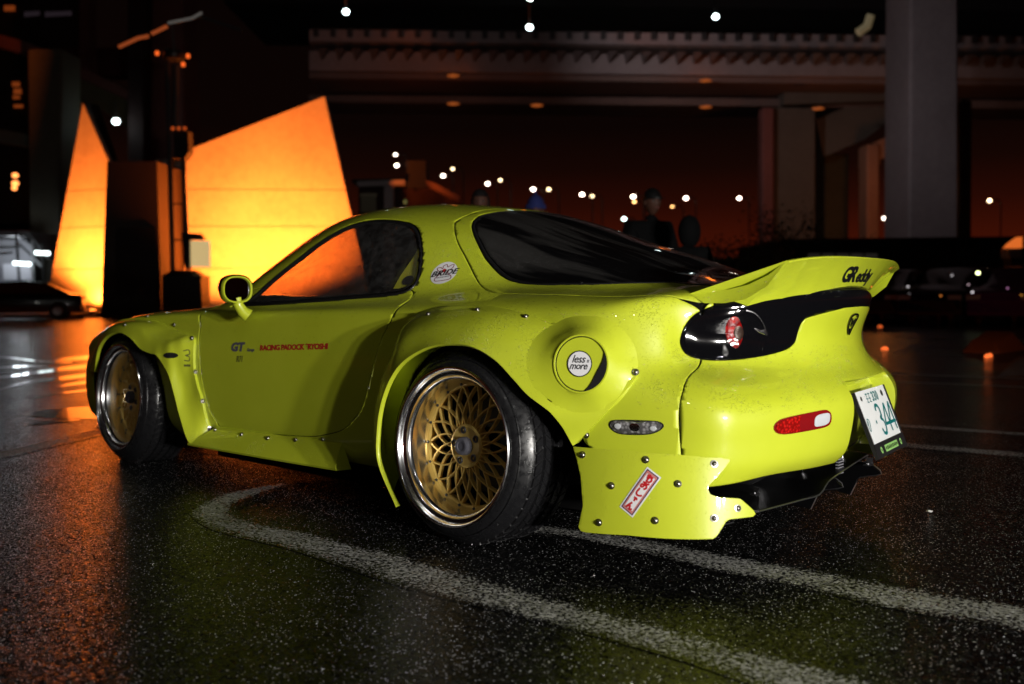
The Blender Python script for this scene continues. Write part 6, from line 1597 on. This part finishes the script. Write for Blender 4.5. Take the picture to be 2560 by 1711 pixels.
# --- people behind the car
SKIN_M = mat('skin', (.11, .045, .028), .6); COATM = mat('black_coat', (.004, .004, .0045), .9, spec=.2); HAIRM = mat('dark_hair', (.010, .008, .008), .6); JEAN = mat('dark_trousers', (.015, .017, .025), .8); BEAN = mat('blue_knit', (.02, .03, .16), .85)
def person(x, ytop, depth, height, label, hat='hair', lean=0., coat=COATM, face=1.0, turn=0.):
    q = px(x, 760, depth); rz = yaw+math.pi+turn                   # faces the camera
    t = empty('person', (q[0], q[1], 0), rot=(0, 0, rz)); tag(t, label, 'person')
    H = height; k = H/1.75
    P = {'pel': (0, 0, .95), 'ch': (.02+lean*.3, 0, 1.22), 'nk': (.02+lean, 0, 1.46), 'hd0': (.03+lean*1.15, 0, 1.53), 
         'shl': (.01+lean*.8, .19, 1.40), 'ell': (.02+lean, .25, 1.12), 'wrl': (.16+lean, .18, .98), 'shr': (.01+lean*.8, -.19, 1.40), 'elr': (.02+lean, -.25, 1.12), 'wrr': (.16+lean, -.18, .98),
         'hl': (0, .10, .90), 'kl': (.03, .12, .48), 'al': (-.01, .13, .09), 'tl': (.16, .14, .04), 'hr': (0, -.10, .90), 'kr': (.03, -.12, .48), 'ar': (-.01, -.13, .09), 'tr': (.16, -.14, .04)}
    R_ = {'pel': .150, 'ch': .155, 'nk': .062, 'hd0': .055, 'shl': .080, 'ell': .058, 'wrl': .040, 'shr': .080, 'elr': .058, 'wrr': .040, 'hl': .105, 'kl': .068, 'al': .046, 'tl': .040, 'hr': .105, 'kr': .068, 'ar': .046, 'tr': .040}
    E = [('pel', 'ch'), ('ch', 'nk'), ('nk', 'hd0'), ('ch', 'shl'), ('shl', 'ell'), ('ell', 'wrl'), ('ch', 'shr'), ('shr', 'elr'), ('elr', 'wrr'), ('pel', 'hl'), ('hl', 'kl'), ('kl', 'al'), ('al', 'tl'), ('pel', 'hr'), ('hr', 'kr'), ('kr', 'ar'), ('ar', 'tr')]
    names = list(P); me = bpy.data.meshes.new('body'); me.from_pydata([tuple(c*k for c in P[n]) for n in names], [(names.index(a), names.index(b)) for a, b in E], [])
    o = bpy.data.objects.new('body', me); COL.objects.link(o); o.parent = t; me.materials.append(coat)
    sk = o.modifiers.new('skin', 'SKIN'); 
    if not me.skin_vertices: me.attributes.new  # layer is made by the modifier
    lay = me.skin_vertices[0].data if me.skin_vertices else None
    if lay:
        for i, n in enumerate(names): lay[i].radius = (R_[n]*k*1.05, R_[n]*k*(1.25 if n in ('ch', 'pel') else 1.05)); lay[i].use_root = (n == 'pel')
    ss = o.modifiers.new('sub', 'SUBSURF'); ss.levels = 2; ss.render_levels = 2
    # head: lathe-like ellipsoid with brow, nose, chin and ears
    hc = np.array([.045+lean*1.25, 0, 1.635])*k; V = []; nu, nv = 24, 18
    for i in range(nv+1):
        ph = math.pi*i/nv-math.pi/2
        for j in range(nu):
            a = 2*math.pi*j/nu; x_ = math.cos(ph)*math.cos(a); y_ = math.cos(ph)*math.sin(a); z_ = math.sin(ph)
            rx, ry, rz_ = .098, .076, .120
            if z_ < 0: ry *= 1+.30*z_; rx *= 1+.16*z_
            fx = x_*rx; 
            if x_ > .5: fx += .020*math.exp(-((y_/.14)**2)-((z_+.10)/.20)**2)*1.2; fx -= .008*math.exp(-(((abs(y_)-.32)/.16)**2)-((z_-.05)/.12)**2); fx += .006*math.exp(-((y_/.3)**2)-((z_+.42)/.08)**2)
            V.append(hc+np.array([fx, y_*ry, z_*rz_])*k)
    F = [(i*nu+j, i*nu+(j+1) % nu, (i+1)*nu+(j+1) % nu, (i+1)*nu+j) for i in range(nv) for j in range(nu)]
    mesh_obj('head', V, F, SKIN_M, t, True)
    for s_ in (1, -1):
        mb = MB(); mb.lathe([(-.008, 0), (-.008, .020), (.0, .028), (.008, .020), (.008, 0)], 10, 0, 'y', tuple(hc+np.array([-.005, s_*.078, -.005])*k)); mb.build('ear', SKIN_M, t)
        mb = MB(); mb.lathe([(-.010, 0), (-.006, .008), (.002, .011), (.006, 0)], 8, 0, 'x', tuple(hc+np.array([.084, s_*.030, .010])*k)); mb.build('eye', BLK, t)
    mb = MB(); mb.box(tuple(hc+np.array([.090, 0, -.052])*k), (.012, .044*k, .008)); mb.build('mouth', mat('lips', (.22, .07, .06), .5) if 'lips' not in bpy.data.materials else bpy.data.materials['lips'], t)
    # hair / hat
    V = []; nu, nv = 28, 12; grow = {'hair': 1.13, 'cap': 1.12, 'beanie': 1.20, 'hood': 1.5}[hat]; lowz = {'hair': -.55, 'cap': .18, 'beanie': .10, 'hood': -.85}[hat]
    for i in range(nv+1):
        z0 = lowz+(1-lowz)*i/nv
        for j in range(nu):
            a = 2*math.pi*j/nu; front = math.cos(a) > .35
            z_ = max(z0, .38) if (hat in ('hair', 'hood') and front) else z0
            z_ = min(z_, 1); c = math.sqrt(max(0, 1-z_*z_)); V.append(hc+np.array([-.006+.100*grow*c*math.cos(a), .080*grow*c*math.sin(a), .120*(grow+ (.10 if hat == 'beanie' else .03 if hat == 'cap' else 0)*(z_ > .5))*z_])*k)
    F = [(i*nu+j, i*nu+(j+1) % nu, (i+1)*nu+(j+1) % nu, (i+1)*nu+j) for i in range(nv) for j in range(nu)]
    ho = mesh_obj({'hair': 'hair', 'cap': 'cap', 'beanie': 'beanie', 'hood': 'hood'}[hat], V, F, {'hair': HAIRM, 'cap': BLK, 'beanie': BEAN, 'hood': COATM}[hat], t, True)
    if hat == 'cap':
        mb = MB(); c0 = hc+np.array([.085, 0, .035])*k; V = []
        for zz in (0, .006):
            for a in np.linspace(-1.3, 1.3, 12): V.append(c0+np.array([.075*math.cos(a), .085*math.sin(a), zz-.01*math.cos(a)])*k)
            V.append(c0+np.array([-.02, 0, zz])*k)
        n_ = 13; mb.add(V, [list(range(n_)), [n_+i for i in range(n_)][::-1]]+[(i, (i+1) % n_, n_+(i+1) % n_, n_+i) for i in range(n_)]); mb.build('peak', BLK, ho)
    if hat == 'beanie':
        mb = MB(); mb.lathe([(-.016, .0), (-.014, .010), (0, .018), (.014, .010), (.016, 0)], 12, 0, 'z', tuple(hc+np.array([0, 0, .162])*k)); mb.build('bobble', BEAN, ho)
        mb = MB(); mb.lathe([(-.02, .094), (-.02, .102), (.02, .102), (.02, .094)], 28, 0, 'z', tuple(hc+np.array([-.006, 0, .030])*k), closed=True); r_ = mb.build('turn_up', BEAN, ho)
    # hands
    for s_ in (1, -1):
        base = np.array([.17+lean, .175*s_, .955])*k; hm = bpy.data.meshes.new('hand'); vs = [base, base+np.array([.02, -.01*s_, -.05])*k]; es = [(0, 1)]
        for f in range(4):
            b_ = len(vs); o_ = (f-1.5)*.018; vs += [base+np.array([.03+o_*.4, -.012*s_+o_*s_, -.075])*k, base+np.array([.035+o_*.4, -.016*s_+o_*s_, -.105-.006*(1.5-abs(f-1.5))])*k, base+np.array([.025+o_*.4, -.02*s_+o_*s_, -.128-.006*(1.5-abs(f-1.5))])*k]; es += [(1, b_), (b_, b_+1), (b_+1, b_+2)]
        b_ = len(vs); vs += [base+np.array([.05, .0, -.04])*k, base+np.array([.062, -.002, -.068])*k]; es += [(0, b_), (b_, b_+1)]
        hm.from_pydata([tuple(v) for v in vs], es, []); ob = bpy.data.objects.new('hand', hm); COL.objects.link(ob); ob.parent = t; hm.materials.append(SKIN_M)
        ob.modifiers.new('skin', 'SKIN')
        if hm.skin_vertices:
            for i in range(len(vs)): r_ = (.028, .024)[i] if i < 2 else .0095; hm.skin_vertices[0].data[i].radius = (r_, r_); hm.skin_vertices[0].data[i].use_root = (i == 0)
        s2 = ob.modifiers.new('sub', 'SUBSURF'); s2.levels = 1; s2.render_levels = 1
    return t
def hgt(y, depth, x=1280): return px(x, y, depth)[2]
person(1203, 472, 9.6, hgt(472, 9.6, 1203)*.985, 'person with long dark hair standing behind the car roof, leftmost of the group', 'hair')
person(1340, 478, 9.8, hgt(478, 9.8, 1340)*.955, 'person in a blue bobble beanie standing behind the car roof', 'beanie')
person(1622, 467, 9.4, hgt(467, 9.4, 1622)*.975, 'person in a black cap and dark jacket standing behind the hatch glass', 'cap', lean=.02, turn=.35)
person(1722, 533, 8.6, hgt(533, 8.6, 1722)*.955, 'person in a dark hood with back turned, right of the capped person', 'hood', coat=COATM, turn=math.pi-.3)

# --- small trees by the broad pier
LEAF = mat('dark_leaf', (.045, .055, .020), .6); BARK = mat('bark', (.05, .035, .025), .9)
def tree(x, depth, h, w, label, seed, n=900):
    random.seed(seed); q = px(x, 760, depth); t = empty('young_tree', (q[0], q[1], 0)); tag(t, label, 'tree', 'small trees in front of the piers')
    mb = MB(); mb.tube([(0, 0, 0), (.04, .02, h*.35), (-.03, .05, h*.62)], [.10, .075, .04], 8)
    ends = []
    for k in range(9):
        a = k*2.4; z = h*(.30+.05*k); e_ = Vector((math.cos(a)*w*.42*random.uniform(.6, 1), math.sin(a)*w*.42*random.uniform(.6, 1), z+h*.22)); mb.tube([(0, 0, z), e_*.5+Vector((0, 0, z*.5)), e_], [.04, .025, .012], 6); ends.append(e_)
    mb.build('trunk', BARK, t)
    mb = MB()
    for i in range(n):
        e_ = random.choice(ends)+Vector([random.gauss(0, w*.13) for _ in range(2)]+[random.gauss(0, h*.09)]); s_ = random.uniform(.04, .09)
        u_ = Vector([random.uniform(-1, 1) for _ in range(3)]).normalized(); v_ = u_.orthogonal().normalized(); mb.add([e_-u_*s_, e_+v_*s_*.5, e_+u_*s_, e_-v_*s_*.5], [(0, 1, 2, 3)])
    mb.build('crown', LEAF, t, smooth=False)
tree(1965, 38, 3.9, 2.8, 'small bushy tree left of the short olive pier', 3)
tree(1850, 36, 2.6, 3.2, 'low bushy tree beyond the rear of the hatch glass', 5)
tree(2235, 46, 3.2, 2.6, 'small tree at the foot of the slim orange-lit leg', 8)
